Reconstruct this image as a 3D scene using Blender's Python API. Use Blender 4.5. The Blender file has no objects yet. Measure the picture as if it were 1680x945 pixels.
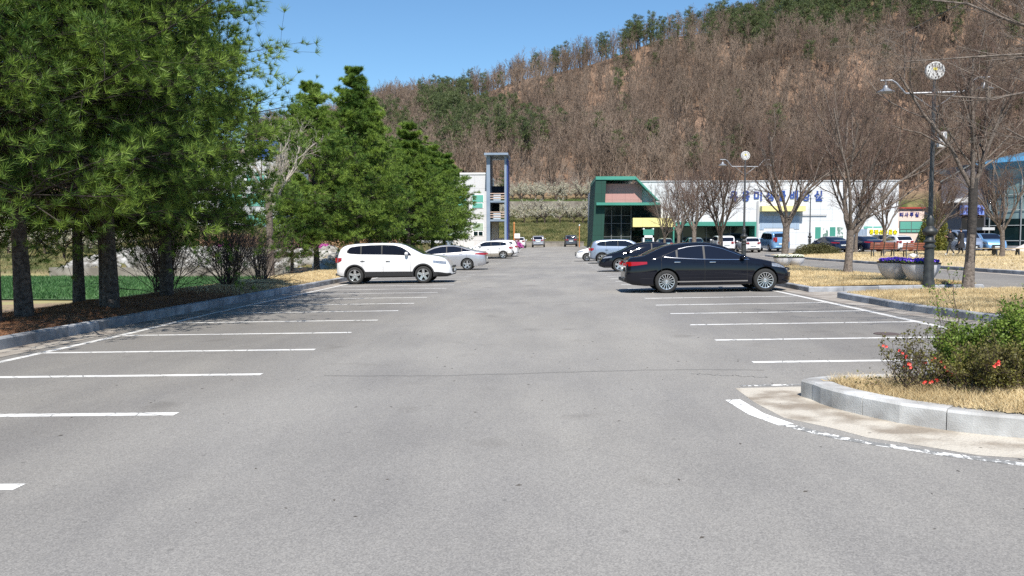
import bpy, bmesh, math, random
import numpy as np
from mathutils import Vector, Matrix
R_ = math.radians
SC = bpy.context.scene
COL = SC.collection
# ------------------------------------------------------------------ camera, world, sun
F = 1300.0; CAMZ = 1.58; YAW = R_(2.55); PITCH = R_(3.37)
cd = bpy.data.cameras.new('camera'); cam = bpy.data.objects.new('camera', cd); COL.objects.link(cam)
cd.sensor_width = 36; cd.lens = 36*F/1680; cd.clip_start = 0.05; cd.clip_end = 3000
cam.location = (0, 0, CAMZ); cam.rotation_euler = (R_(90)-PITCH, 0, YAW); SC.camera = cam
SC.render.resolution_x = 1024; SC.render.resolution_y = 576
SUN_EL = 52; SX, SY = 0.05, -0.999
w = bpy.data.worlds.new('World'); SC.world = w; w.use_nodes = True
nt = w.node_tree; sk = nt.nodes.new('ShaderNodeTexSky'); sk.sky_type = 'NISHITA'; sk.sun_disc = False
sk.sun_elevation = R_(SUN_EL); sk.sun_rotation = math.atan2(SX, SY); sk.air_density = 1.15; sk.dust_density = 0.0; sk.ozone_density = 3.2
bgn = nt.nodes['Background']; tint = nt.nodes.new('ShaderNodeMixRGB'); tint.blend_type = 'MULTIPLY'; tint.inputs[0].default_value = 1; tint.inputs[2].default_value = (.72, .93, 1.06, 1); nt.links.new(sk.outputs[0], tint.inputs[1]); nt.links.new(tint.outputs[0], bgn.inputs[0]); bgn.inputs[1].default_value = 0.085
sl = bpy.data.lights.new('sun', 'SUN'); sl.energy = 4.6; sl.angle = R_(0.53); sl.color = (1.0, 0.95, 0.87)
so = bpy.data.objects.new('sun', sl); COL.objects.link(so)
sd = Vector((SX*math.cos(R_(SUN_EL)), SY*math.cos(R_(SUN_EL)), math.sin(R_(SUN_EL))))
so.rotation_euler = sd.to_track_quat('Z', 'Y').to_euler(); so.location = (0, 0, 60)
SC.view_settings.view_transform = 'Standard'; SC.view_settings.look = 'None'
SC.view_settings.exposure = 0.72; SC.view_settings.gamma = 1
SC.render.engine = 'CYCLES'
try:
    SC.cycles.use_denoising = False; SC.cycles.denoiser = 'OPENIMAGEDENOISE'
    SC.cycles.denoising_input_passes = 'RGB_ALBEDO_NORMAL'; SC.cycles.denoising_prefilter = 'ACCURATE'
except Exception: pass
SC.cycles.max_bounces = 5; SC.cycles.diffuse_bounces = 3; SC.cycles.glossy_bounces = 2
SC.cycles.transparent_max_bounces = 6; SC.cycles.caustics_reflective = False; SC.cycles.caustics_refractive = False
SC.cycles.sample_clamp_indirect = 4

# ------------------------------------------------------------------ geometry of the place
def sst(t):
    t = np.clip(t, 0, 1); return t*t*(3-2*t)
def gz(X, Y):                       # surface of the lot: falls to the left, climbs gently at the far end
    return 0.018*np.clip(X, -9.2, 32) + 0.78*sst((np.asarray(Y, float)-62)/52)
rt = Vector((math.cos(YAW), math.sin(YAW), 0))
fw = Vector((-math.sin(YAW)*math.cos(PITCH), math.cos(YAW)*math.cos(PITCH), -math.sin(PITCH)))
upv = rt.cross(fw)
def ray(u, v): return fw + rt*((u-840)/F) + upv*((472.5-v)/F)
def at(u, v, Y):                    # point of the line of sight at distance Y along the road
    d = ray(u, v); k = Y/d.y; return Vector((d.x*k, Y, CAMZ+d.z*k))
def gp(u, v, dz=0.0):               # point of the lot surface (x, y)
    d = ray(u, v); k = 10.0
    for _ in range(40):
        p = d*k; z = float(gz(p.x, p.y))+dz
        k = (z-CAMZ)/d.z if d.z < -1e-6 else 100
        k = min(k, 200)
    p = d*k
    return (p.x, p.y)
def hnoise(X, Y):
    return (np.sin(X*0.043+1.3)*np.cos(Y*0.037+.4)+0.6*np.sin(X*.11+Y*.05)+.4*np.cos(X*.07-Y*.13))
RX = [-400, -250, -150, -94, -64, 0, 70, 139, 250, 400]; RZ = [15, 24, 30, 40, 51, 63, 84, 108, 128, 136]
def terrain(X, Y):
    X = np.asarray(X, float); Y = np.asarray(Y, float)
    g = gz(X, Y)
    far = np.interp(Y, [117.5, 118.6, 121, 130, 146.6, 147.4, 156, 165], [0.7, 1.25, 1.5, 4.0, 7.2, 8.8, 9.7, 12])
    zr = np.interp(X, RX, RZ)
    t = np.clip((Y-165)/140, 0, 1)
    hill = 12+(zr-12)*(0.85*t+0.15*t*t)+hnoise(X, Y)*2.2*np.clip(t*3, 0, 1)
    hill = np.where(Y > 305, zr+hnoise(X, Y)*2.2-(Y-305)*0.12, hill)
    far = np.where(Y > 165, hill, far)
    # left of the lot: verge, field, orchard terraces
    verge = np.interp(X, [-16, -14, -12.5, -10.5, -8.9], [-.5, -.42, -.36, -.3, -.3])
    leftz = np.interp(Y, [44, 46.2, 47, 53, 66, 75, 80, 118], [-.5, -.5, .0, 1.05, 1.2, 1.3, 1.35, 1.35])
    orch = np.interp(Y, [44.5, 49, 52, 62, 68, 72, 95, 118], [-.5, .3, .4, 1.3, 2.3, 2.6, 3.8, 4.5])
    ko = sst((-27.5-X)/3)
    lz = leftz*(1-ko)+orch*ko
    lz = np.where(X > -13.2, np.where(Y < 44, verge, verge*(1-sst((Y-44)/8))+ (g-.1)*sst((Y-44)/8)), lz)
    lz = np.where((X <= -13.2) & (Y < 44), np.minimum(np.interp(X, [-16, -14, -13.2], [-.5, -.42, -.2]), 0), lz)
    inlot = (X > -8.95)
    near = np.where(inlot, g-.07, lz)
    near = np.where(X > 70, g-.07, near)
    k = sst((Y-117.5)/1.2)
    return near*(1-k)+far*k

# ------------------------------------------------------------------ materials
def mat(name, col, rough=.8, metal=0, island=0, var=None, vs=3.0, bump=0, bs=40, spec=None, coat=0, detail=6, contrast=(.35, .65), coords='Object'):
    m = bpy.data.materials.new(name); m.use_nodes = True; t = m.node_tree; b = t.nodes['Principled BSDF']
    b.inputs['Base Color'].default_value = (*col, 1); b.inputs['Roughness'].default_value = rough; b.inputs['Metallic'].default_value = metal
    if spec is not None: b.inputs['Specular IOR Level'].default_value = spec
    if coat: b.inputs['Coat Weight'].default_value = coat; b.inputs['Coat Roughness'].default_value = .03
    tc = t.nodes.new('ShaderNodeTexCoord')
    if var is not None:
        n = t.nodes.new('ShaderNodeTexNoise'); n.inputs['Scale'].default_value = vs; n.inputs['Detail'].default_value = detail
        t.links.new(tc.outputs[coords], n.inputs['Vector'])
        r = t.nodes.new('ShaderNodeValToRGB'); r.color_ramp.elements[0].position = contrast[0]; r.color_ramp.elements[1].position = contrast[1]
        r.color_ramp.elements[0].color = (*col, 1); r.color_ramp.elements[1].color = (*var, 1)
        t.links.new(n.outputs['Fac'], r.inputs[0]); t.links.new(r.outputs[0], b.inputs['Base Color'])
    if island:
        gg = t.nodes.new('ShaderNodeNewGeometry'); r2 = t.nodes.new('ShaderNodeMapRange'); r2.inputs[3].default_value = 1-island; r2.inputs[4].default_value = 1+island*.5; t.links.new(gg.outputs['Random Per Island'], r2.inputs[0])
        mm = t.nodes.new('ShaderNodeMixRGB'); mm.blend_type = 'MULTIPLY'; mm.inputs[0].default_value = 1; t.links.new(b.inputs['Base Color'].links[0].from_socket, mm.inputs[1]); t.links.new(r2.outputs[0], mm.inputs[2]); t.links.new(mm.outputs[0], b.inputs['Base Color'])
    if bump:
        n2 = t.nodes.new('ShaderNodeTexNoise'); n2.inputs['Scale'].default_value = bs; n2.inputs['Detail'].default_value = 4
        t.links.new(tc.outputs[coords], n2.inputs['Vector'])
        bp = t.nodes.new('ShaderNodeBump'); bp.inputs['Strength'].default_value = bump; bp.inputs['Distance'].default_value = .02
        t.links.new(n2.outputs['Fac'], bp.inputs['Height']); t.links.new(bp.outputs[0], b.inputs['Normal'])
    return m
def leafmat(name, c1, c2, vs=1.5, trans=.3, rough=.55):
    m = bpy.data.materials.new(name); m.use_nodes = True; t = m.node_tree; b = t.nodes['Principled BSDF']
    out = t.nodes['Material Output']; g = t.nodes.new('ShaderNodeNewGeometry')
    n = t.nodes.new('ShaderNodeTexNoise'); n.inputs['Scale'].default_value = vs; n.inputs['Detail'].default_value = 5
    t.links.new(g.outputs['Position'], n.inputs['Vector'])
    ri = t.nodes.new('ShaderNodeMath'); ri.operation = 'MULTIPLY_ADD'; ri.inputs[1].default_value = .35; 
    t.links.new(g.outputs['Random Per Island'], ri.inputs[0]); 
    sc = t.nodes.new('ShaderNodeMath'); sc.operation = 'MULTIPLY_ADD'; sc.inputs[1].default_value = 1.6; sc.inputs[2].default_value = -.5
    t.links.new(n.outputs['Fac'], sc.inputs[0]); t.links.new(sc.outputs[0], ri.inputs[2])
    r = t.nodes.new('ShaderNodeValToRGB'); r.color_ramp.elements[0].position = .15; r.color_ramp.elements[1].position = .8
    r.color_ramp.elements[0].color = (*c1, 1); r.color_ramp.elements[1].color = (*c2, 1)
    t.links.new(ri.outputs[0], r.inputs[0]); t.links.new(r.outputs[0], b.inputs['Base Color']); b.inputs['Roughness'].default_value = rough
    b.inputs['Specular IOR Level'].default_value = .3
    tr = t.nodes.new('ShaderNodeBsdfTranslucent'); t.links.new(r.outputs[0], tr.inputs[0])
    mx = t.nodes.new('ShaderNodeMixShader'); mx.inputs[0].default_value = trans
    t.links.new(b.outputs[0], mx.inputs[1]); t.links.new(tr.outputs[0], mx.inputs[2]); t.links.new(mx.outputs[0], out.inputs[0])
    return m
def panelmat(name, col, seam, pw, ph, rough=.5, mort=.012, var=.06):
    m = bpy.data.materials.new(name); m.use_nodes = True; t = m.node_tree; b = t.nodes['Principled BSDF']
    g = t.nodes.new('ShaderNodeNewGeometry'); s = t.nodes.new('ShaderNodeSeparateXYZ'); c = t.nodes.new('ShaderNodeCombineXYZ')
    t.links.new(g.outputs['Position'], s.inputs[0]); ad = t.nodes.new('ShaderNodeMath'); ad.operation = 'ADD'
    t.links.new(s.outputs[0], ad.inputs[0]); t.links.new(s.outputs[1], ad.inputs[1]); t.links.new(ad.outputs[0], c.inputs[0]); t.links.new(s.outputs[2], c.inputs[1])
    br = t.nodes.new('ShaderNodeTexBrick'); br.offset = 0; br.inputs['Scale'].default_value = 1; br.inputs['Brick Width'].default_value = pw; br.inputs['Row Height'].default_value = ph
    br.inputs['Mortar Size'].default_value = mort; br.inputs['Mortar Smooth'].default_value = 0; br.inputs['Bias'].default_value = 0
    br.inputs['Color1'].default_value = (*col, 1); br.inputs['Color2'].default_value = (*[x*(1-var) for x in col], 1); br.inputs['Mortar'].default_value = (*seam, 1)
    t.links.new(c.outputs[0], br.inputs['Vector']); t.links.new(br.outputs[0], b.inputs['Base Color']); b.inputs['Roughness'].default_value = rough
    return m
def asphaltmat(name, c0, c1, spk=.5):
    m = bpy.data.materials.new(name); m.use_nodes = True; t = m.node_tree; b = t.nodes['Principled BSDF']; N = t.nodes.new; L = t.links.new
    g = N('ShaderNodeNewGeometry')
    def noise(s, d, r=.5, vec=None):
        n = N('ShaderNodeTexNoise'); n.inputs['Scale'].default_value = s; n.inputs['Detail'].default_value = d; n.inputs['Roughness'].default_value = r
        L(vec or g.outputs['Position'], n.inputs['Vector']); return n.outputs['Fac']
    def ramp(v, a, b_, ca, cb):
        r = N('ShaderNodeValToRGB'); r.color_ramp.elements[0].position = a; r.color_ramp.elements[1].position = b_
        r.color_ramp.elements[0].color = (*ca, 1) if len(ca) == 3 else ca; r.color_ramp.elements[1].color = (*cb, 1); L(v, r.inputs[0]); return r.outputs[0]
    def mul(a, b_, f=1.0):
        x = N('ShaderNodeMixRGB'); x.blend_type = 'MULTIPLY'; x.inputs[0].default_value = f; L(a, x.inputs[1]); L(b_, x.inputs[2]); return x.outputs[0]
    mp = N('ShaderNodeMapping'); mp.inputs['Scale'].default_value = (1, .25, 1); L(g.outputs['Position'], mp.inputs['Vector'])
    base = ramp(noise(.35, 7, .6), .3, .7, c0, c1)
    streak = ramp(noise(.9, 5, .6, mp.outputs[0]), .3, .62, (.84, .84, .85), (1.04, 1.035, 1.02))
    patch = ramp(noise(.12, 3), .38, .62, (.9, .9, .91), (1.05, 1.045, 1.03))
    grain = ramp(noise(130, 3, .8), .36, .64, (.58, .58, .58), (1.42, 1.42, 1.42))
    v = N('ShaderNodeTexVoronoi'); v.inputs['Scale'].default_value = 105; L(g.outputs['Position'], v.inputs['Vector'])
    peb = ramp(v.outputs['Color'], .15, .85, (.55, .55, .56), (1.5, 1.49, 1.46))
    v2 = N('ShaderNodeTexVoronoi'); v2.inputs['Scale'].default_value = 2.6; L(g.outputs['Position'], v2.inputs['Vector'])
    pits = ramp(v2.outputs['Distance'], .035, .06, (.35, .35, .36), (1, 1, 1))
    sx = N('ShaderNodeSeparateXYZ'); L(g.outputs['Position'], sx.inputs[0]); bx = N('ShaderNodeMath'); bx.operation = 'PINGPONG'; bx.inputs[1].default_value = 4.9; ab = N('ShaderNodeMath'); ab.operation = 'ABSOLUTE'; L(sx.outputs[0], ab.inputs[0])
    wob = N('ShaderNodeMath'); wob.operation = 'MULTIPLY_ADD'; wob.inputs[1].default_value = 3.5; L(noise(.7, 6, .65), wob.inputs[0]); L(ab.outputs[0], wob.inputs[2])
    bay = ramp(wob.outputs[0], .0, 1.0, (1.03, 1.03, 1.03), (.84, .83, .82)); mr_ = N('ShaderNodeMapRange'); mr_.inputs[1].default_value = 4.3; mr_.inputs[2].default_value = 6.3; L(wob.outputs[0], mr_.inputs[0]); L(mr_.outputs[0], [n for n in t.nodes if n.type == 'VALTORGB'][-1].inputs[0])
    oil = ramp(noise(1.1, 2, .4), .66, .74, (1, 1, 1), (.72, .71, .70))
    c = mul(mul(mul(mul(mul(mul(mul(base, streak), patch), bay), oil, .6), grain, spk*.52), peb, spk*.5), pits, .4)
    L(c, b.inputs['Base Color']); b.inputs['Roughness'].default_value = .88; b.inputs['Specular IOR Level'].default_value = .25
    bp = N('ShaderNodeBump'); bp.inputs['Strength'].default_value = .45; bp.inputs['Distance'].default_value = .006
    L(noise(90, 3, .7), bp.inputs['Height']); L(bp.outputs[0], b.inputs['Normal'])
    return m
def paintmat():
    m = asphaltmat('worn_white_paint', (.8, .8, .79), (.72, .72, .7), .25); t = m.node_tree; b = t.nodes['Principled BSDF']; N = t.nodes.new; L = t.links.new
    src = b.inputs['Base Color'].links[0].from_socket; g = [n for n in t.nodes if n.type == 'NEW_GEOMETRY'][0]
    n = N('ShaderNodeTexNoise'); n.inputs['Scale'].default_value = 14; n.inputs['Detail'].default_value = 8; n.inputs['Roughness'].default_value = .7; L(g.outputs['Position'], n.inputs['Vector'])
    v = N('ShaderNodeTexVoronoi'); v.feature = 'DISTANCE_TO_EDGE'; v.inputs['Scale'].default_value = 2.3; L(g.outputs['Position'], v.inputs['Vector'])
    r1 = N('ShaderNodeMath'); r1.operation = 'LESS_THAN'; r1.inputs[1].default_value = .012; L(v.outputs['Distance'], r1.inputs[0])
    r2 = N('ShaderNodeValToRGB'); r2.color_ramp.elements[0].position = .60; r2.color_ramp.elements[1].position = .66; L(n.outputs['Fac'], r2.inputs[0])
    mx = N('ShaderNodeMath'); mx.operation = 'MAXIMUM'; L(r1.outputs[0], mx.inputs[0]); L(r2.outputs[0], mx.inputs[1])
    c = N('ShaderNodeMixRGB'); L(mx.outputs[0], c.inputs[0]); L(src, c.inputs[1]); c.inputs[2].default_value = (.2, .2, .195, 1); L(c.outputs[0], b.inputs['Base Color'])
    return m

# ------------------------------------------------------------------ mesh helpers
def mesh_np(name, V, Fs, mats, parent=None, smooth=False, mi=None):
    V = np.asarray(V, np.float32); k = Fs.shape[1]; nf = len(Fs)
    me = bpy.data.meshes.new(name); me.vertices.add(len(V)); me.vertices.foreach_set('co', V.ravel())
    me.loops.add(nf*k); me.loops.foreach_set('vertex_index', np.asarray(Fs, np.int32).ravel())
    me.polygons.add(nf); me.polygons.foreach_set('loop_start', np.arange(0, nf*k, k, dtype=np.int32))
    try: me.polygons.foreach_set('loop_total', np.full(nf, k, np.int32))
    except Exception: pass
    if mi is not None: me.polygons.foreach_set('material_index', np.asarray(mi, np.int32))
    me.polygons.foreach_set('use_smooth', np.full(nf, smooth))
    me.update(calc_edges=True)
    for m in (mats if isinstance(mats, (list, tuple)) else [mats]): me.materials.append(m)
    o = bpy.data.objects.new(name, me); COL.objects.link(o)
    if parent: o.parent = parent
    return o
class MB:
    def __init__(s): s.v = []; s.f = []; s.m = []
    def add(s, vs, fs, m=0):
        o = len(s.v); s.v += [tuple(p) for p in vs]; s.f += [tuple(i+o for i in f) for f in fs]; s.m += [m]*len(fs); return s
    def box(s, x0, x1, y0, y1, z0, z1, m=0, b=0):
        if b <= 0:
            return s.add([(x0, y0, z0), (x1, y0, z0), (x1, y1, z0), (x0, y1, z0), (x0, y0, z1), (x1, y0, z1), (x1, y1, z1), (x0, y1, z1)],
                  [(3, 2, 1, 0), (4, 5, 6, 7), (0, 1, 5, 4), (1, 2, 6, 5), (2, 3, 7, 6), (3, 0, 4, 7)], m)
        bm = bmesh.new(); bmesh.ops.create_cube(bm, size=1)
        for v in bm.verts: v.co = Vector(((x0+x1)/2+v.co.x*(x1-x0), (y0+y1)/2+v.co.y*(y1-y0), (z0+z1)/2+v.co.z*(z1-z0)))
        bmesh.ops.bevel(bm, geom=bm.edges[:], offset=b, segments=2, affect='EDGES', profile=.5)
        s.add([v.co[:] for v in bm.verts], [[v.index for v in f.verts] for f in bm.faces], m); bm.free(); return s
    def tube(s, p0, p1, r0, r1=None, n=8, m=0, caps=True):
        r1 = r0 if r1 is None else r1; p0 = Vector(p0); p1 = Vector(p1); d = (p1-p0).normalized()
        u = d.orthogonal().normalized(); v = d.cross(u); vs = []
        for p, r in ((p0, r0), (p1, r1)):
            for i in range(n): a = 2*math.pi*i/n; vs.append(p+u*r*math.cos(a)+v*r*math.sin(a))
        fs = [(i, (i+1) % n, n+(i+1) % n, n+i) for i in range(n)]
        if caps: fs += [tuple(range(n))[::-1], tuple(range(n, 2*n))]
        return s.add(vs, fs, m)
    def poly(s, pts, r, n=8, m=0):
        for a, b in zip(pts[:-1], pts[1:]): s.tube(a, b, r, r, n, m)
        return s
    def lathe(s, prof, n=24, c=(0, 0, 0), m=0, axis='z', mats=None):
        vs = []; fs = []; mm = []
        for r, h in prof:
            for i in range(n):
                a = 2*math.pi*i/n
                p = (r*math.cos(a), r*math.sin(a), h) if axis == 'z' else (r*math.cos(a), h, -r*math.sin(a))
                vs.append((c[0]+p[0], c[1]+p[1], c[2]+p[2]))
        for k in range(len(prof)-1):
            for i in range(n): fs.append((k*n+i, k*n+(i+1) % n, (k+1)*n+(i+1) % n, (k+1)*n+i))
        return s.add(vs, fs, m)
    def quad(s, a, b, c, d, m=0): return s.add([a, b, c, d], [(0, 1, 2, 3)], m)
    def prism(s, pts, d, m=0):       # polygon pts (3d) extruded by vector d
        n = len(pts); d = Vector(d); vs = [Vector(p) for p in pts]; vs += [p+d for p in vs]
        return s.add(vs, [tuple(range(n)), tuple(range(n, 2*n))[::-1]]+[(i, n+i, n+(i+1) % n, (i+1) % n) for i in range(n)], m)
    def build(s, name, mats, parent=None, smooth=False, loc=None, rz=0, sharp=None, fixn=True):
        me = bpy.data.meshes.new(name); me.from_pydata([tuple(v) for v in s.v], [], s.f)
        for m in (mats if isinstance(mats, (list, tuple)) else [mats]): me.materials.append(m)
        me.polygons.foreach_set('material_index', s.m)
        if fixn:
            bm = bmesh.new(); bm.from_mesh(me); bmesh.ops.recalc_face_normals(bm, faces=bm.faces[:]); bm.to_mesh(me); bm.free()
        if smooth:
            me.polygons.foreach_set('use_smooth', [True]*len(me.polygons))
            me.set_sharp_from_angle(angle=R_(sharp or 38))
        me.update(); o = bpy.data.objects.new(name, me); COL.objects.link(o)
        if parent: o.parent = parent
        if loc: o.location = loc
        if rz: o.rotation_euler.z = rz
        return o
def tag(o, label=None, cat=None, group=None, kind=None):
    if label: o['label'] = label
    if cat: o['category'] = cat
    if group: o['group'] = group
    if kind: o['kind'] = kind
    return o
def empty(name, loc=(0, 0, 0), rz=0, parent=None):
    o = bpy.data.objects.new(name, None); o.empty_display_size = .2; COL.objects.link(o); o.location = loc; o.rotation_euler.z = rz
    if parent: o.parent = parent
    return o
def kids(o): return KID.get(o.name, None) or [c for c in o.children]
KID = {}
def copy_tree(o, parent=None):
    c = o.copy(); COL.objects.link(c)
    if parent: c.parent = parent
    for ch in list(o.children): copy_tree(ch, c)
    return c
def struct(o): o['kind'] = 'structure'; return o
def sheet(name, x0, x1, y0, y1, step, fz, m, mask=None, dz=0):
    xs = np.arange(x0, x1+step*.5, step) if np.isscalar(step) else None
    xs = np.linspace(x0, x1, max(2, int(round((x1-x0)/step))+1)); ys = np.linspace(y0, y1, max(2, int(round((y1-y0)/step))+1))
    X, Y = np.meshgrid(xs, ys); Z = fz(X, Y)+dz; V = np.stack([X, Y, Z], -1).reshape(-1, 3)
    nx = len(xs); i = np.arange(len(ys)-1)[:, None]*nx+np.arange(nx-1)[None]; i = i.ravel()
    Fc = np.stack([i, i+1, i+1+nx, i+nx], 1)
    if mask is not None:
        cx = V[Fc].mean(1); Fc = Fc[mask(cx[:, 0], cx[:, 1])]
    return mesh_np(name, V, Fc, m, smooth=True)
def strip(mb, pts, wl, wr, dz, fz=gz, m=0, step=.8):   # ribbon on the ground along pts, wl to the left, wr to the right
    P = [Vector((p[0], p[1])) for p in pts]; Q = [P[0]]
    for a, b in zip(P[:-1], P[1:]):
        n = max(1, int((b-a).length/step))
        for i in range(1, n+1): Q.append(a.lerp(b, i/n))
    vs = []
    for i, q in enumerate(Q):
        d = (Q[min(i+1, len(Q)-1)]-Q[max(i-1, 0)]).normalized(); nrm = Vector((-d.y, d.x))
        for s_ in (wl, -wr):
            p = q+nrm*s_; vs.append((p.x, p.y, float(fz(p.x, p.y))+dz))
    mb.add(vs, [(2*i, 2*i+1, 2*i+3, 2*i+2) for i in range(len(Q)-1)], m)
def inside(poly, X, Y):
    X = np.asarray(X); Y = np.asarray(Y); r = np.zeros(X.shape, bool); n = len(poly)
    for i in range(n):
        x1, y1 = poly[i]; x2, y2 = poly[(i+1) % n]
        if y1 == y2: continue
        c = ((y1 > Y) != (y2 > Y)) & (X < (x2-x1)*(Y-y1)/(y2-y1)+x1); r ^= c
    return r
def kerb(mb, pts, width, h, side=1, seg=1.0, fz=gz, base=-.05):     # granite blocks; width goes to the left of travel when side=1
    P = [Vector((p[0], p[1])) for p in pts]; L = [0]
    for a, b in zip(P[:-1], P[1:]): L.append(L[-1]+(b-a).length)
    n = max(1, int(round(L[-1]/seg)))
    def ev(s_):
        s_ = min(max(s_, 0), L[-1])
        for i in range(len(P)-1):
            if s_ <= L[i+1]+1e-9: return P[i].lerp(P[i+1], (s_-L[i])/max(1e-9, L[i+1]-L[i]))
        return P[-1]
    def nr(s_):
        d = (ev(s_+.15)-ev(s_-.15)).normalized(); return Vector((-d.y, d.x))*side
    rng = random.Random(7)
    for i in range(n):
        a = L[-1]*i/n+.004; b = L[-1]*(i+1)/n-.004; sub = 4; dh = rng.uniform(-.004, .004); do = rng.uniform(-.004, .004); vs = []
        for k in range(sub+1):
            s_ = a+(b-a)*k/sub; p = ev(s_); q = nr(s_); z = float(fz(p.x, p.y))
            for (o_, hh) in ((do, base), (do, h-.02+dh), (do+.018, h+dh), (width, h+dh), (width, base)):
                v = p+q*o_; vs.append((v.x, v.y, z+hh))
        fs = []
        for k in range(sub):
            for j in range(4): fs.append((k*5+j, k*5+j+1, k*5+5+j+1, k*5+5+j))
        fs += [(0, 1, 2, 3, 4), tuple(sub*5+j for j in (4, 3, 2, 1, 0))]
        mb.add(vs, fs, 0)

# vectorised branches
def nrm(a): return a/np.maximum(np.linalg.norm(a, axis=-1, keepdims=True), 1e-9)
def basis(d):
    ref = np.where(np.abs(d[..., 2:3]) < .9, np.array([0, 0, 1.]), np.array([1., 0, 0])); u = nrm(np.cross(d, ref)); return u, np.cross(d, u)
def tubes(P, Rr, S=4):
    B, K, _ = P.shape; d = nrm(P[:, -1]-P[:, 0]); u, v = basis(d); a = np.arange(S)*2*np.pi/S
    ring = (np.cos(a)[None, :, None]*u[:, None]+np.sin(a)[None, :, None]*v[:, None])
    V = P[:, :, None]+ring[:, None]*Rr[:, :, None, None]
    b = (np.arange(B)*K*S)[:, None, None]; k = (np.arange(K-1)*S)[None, :, None]; j = np.arange(S)[None, None]; j2 = (j+1) % S
    Fq = np.stack([b+k+j, b+k+j2, b+k+S+j2, b+k+S+j], -1).reshape(-1, 4)
    return V.reshape(-1, 3), Fq
def tris_of(Fq): return np.concatenate([Fq[:, [0, 1, 2]], Fq[:, [0, 2, 3]]])
def level(rng, P, Rr, n, t0, t1, ang, aj, lf, rf, trop=0.1, wig=.12, K=4, taper=.45, flat=1.0, lend=.35, droop=0, absl=None):
    B, Kp, _ = P.shape; par = np.repeat(np.arange(B), n); m = len(par); strat = np.tile((np.arange(n)+.5)/n, B)
    t = t0+(t1-t0)*np.clip(strat+rng.uniform(-.5, .5, m)/n, 0, 1); sg = np.clip((t*(Kp-1)).astype(int), 0, Kp-2); fr = t*(Kp-1)-sg
    p0 = P[par, sg]*(1-fr[:, None])+P[par, sg+1]*fr[:, None]; pd = nrm(P[par, sg+1]-P[par, sg])
    plen = np.linalg.norm(np.diff(P, axis=1), axis=2).sum(1)[par]; r0 = (Rr[par, sg]*(1-fr)+Rr[par, sg+1]*fr)
    u, v = basis(pd); az = np.tile(np.arange(n)*2.4, B)+rng.uniform(0, 6.28, B)[par]+rng.normal(0, .5, m); an = np.radians(ang+rng.normal(0, aj, m))
    sv = (np.cos(az)[:, None]*u+np.sin(az)[:, None]*v); sv[:, 2] *= flat; sv = nrm(sv)
    d = nrm(np.cos(an)[:, None]*pd+np.sin(an)[:, None]*sv+np.array([0, 0, trop]))
    Ln = plen*lf*rng.uniform(.65, 1.15, m)*(1-lend*t) if absl is None else absl*rng.uniform(.6, 1.2, m)
    Q = np.zeros((m, K, 3)); Q[:, 0] = p0
    for k in range(1, K):
        Q[:, k] = Q[:, k-1]+d*(Ln/(K-1))[:, None]; d = nrm(d+rng.normal(0, wig, (m, 3))+np.array([0, 0, trop*.6-droop]))
    rr = np.maximum(r0*rf, .0015); return Q, rr[:, None]*np.linspace(1, taper, K)[None]
def merge(parts):
    V = []; Fa = []; o = 0
    for v, f in parts: V.append(v); Fa.append(f+o); o += len(v)
    return np.concatenate(V), np.concatenate(Fa)
# ------------------------------------------------------------------ the setting
M = {}
M['asphalt'] = asphaltmat('grey_asphalt', (.222, .213, .201), (.262, .252, .238), .8)
M['asphalt_end'] = asphaltmat('road_asphalt', (.21, .205, .2), (.25, .245, .238), .5)
M['paint'] = paintmat()
M['gutter'] = mat('stained_concrete', (.2, .17, .145), .9, var=(.36, .33, .29), vs=2.2, bump=.3, bs=60, detail=9)
M['apron'] = mat('beige_concrete', (.25, .21, .165), .9, var=(.47, .43, .365), vs=2.2, bump=.6, bs=45, detail=12, contrast=(.42, .58))
M['granite'] = mat('granite', (.27, .26, .245), .75, island=.2, var=(.5, .5, .49), vs=2.2, bump=.25, bs=90, detail=12, contrast=(.38, .6))
M['granite_old'] = mat('weathered_granite', (.2, .21, .23), .8, island=.3, var=(.4, .41, .43), vs=2.5, bump=.35, bs=90, detail=10)
M['drygrass'] = leafmat('dry_grass', (.42, .32, .17), (.80, .66, .40), 1.2, .25, .7)
M['drysoil'] = mat('dry_lawn', (.34, .26, .15), .95, var=(.54, .43, .25), vs=9, bump=.5, bs=60, detail=9)
M['litter'] = mat('needle_litter', (.13, .062, .038), .95, var=(.28, .155, .085), vs=5, bump=.8, bs=50, detail=10)
M['needles'] = leafmat('fallen_needles', (.15, .065, .03), (.38, .20, .10), 2, .1, .8)
M['bark'] = mat('pine_bark', (.035, .027, .023), .95, var=(.12, .10, .088), vs=14, bump=1, bs=30, detail=8)
M['graybark'] = mat('grey_bark', (.085, .068, .056), .9, var=(.20, .165, .138), vs=16, bump=.8, bs=45, detail=8)
M['twig'] = mat('brown_twigs', (.085, .053, .04), .9, var=(.15, .10, .078), vs=3)
M['bushtwig'] = mat('bush_twigs', (.05, .036, .03), .9, var=(.12, .085, .065), vs=3)
M['needle'] = leafmat('pine_needles', (.036, .095, .018), (.26, .37, .06), .8, .24)
M['needle2'] = leafmat('distant_pine_needles', (.05, .075, .03), (.14, .17, .06), .35, .2)
M['branch'] = mat('dark_branch', (.035, .028, .022), .95)
M['shrub'] = leafmat('shrub_leaves', (.07, .12, .018), (.25, .34, .06), 2.5, .35)
M['shrubdark'] = leafmat('quince_leaves', (.07, .06, .02), (.20, .19, .05), 3, .3)
M['hedge'] = leafmat('hedge_leaves', (.06, .06, .02), (.17, .16, .07), 1.5, .25)
M['yellowleaf'] = leafmat('golden_evergreen', (.06, .08, .015), (.25, .24, .05), 1.5, .3)
M['blossom'] = leafmat('pear_blossom', (.40, .37, .26), (.66, .63, .50), 1.5, .3)
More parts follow.
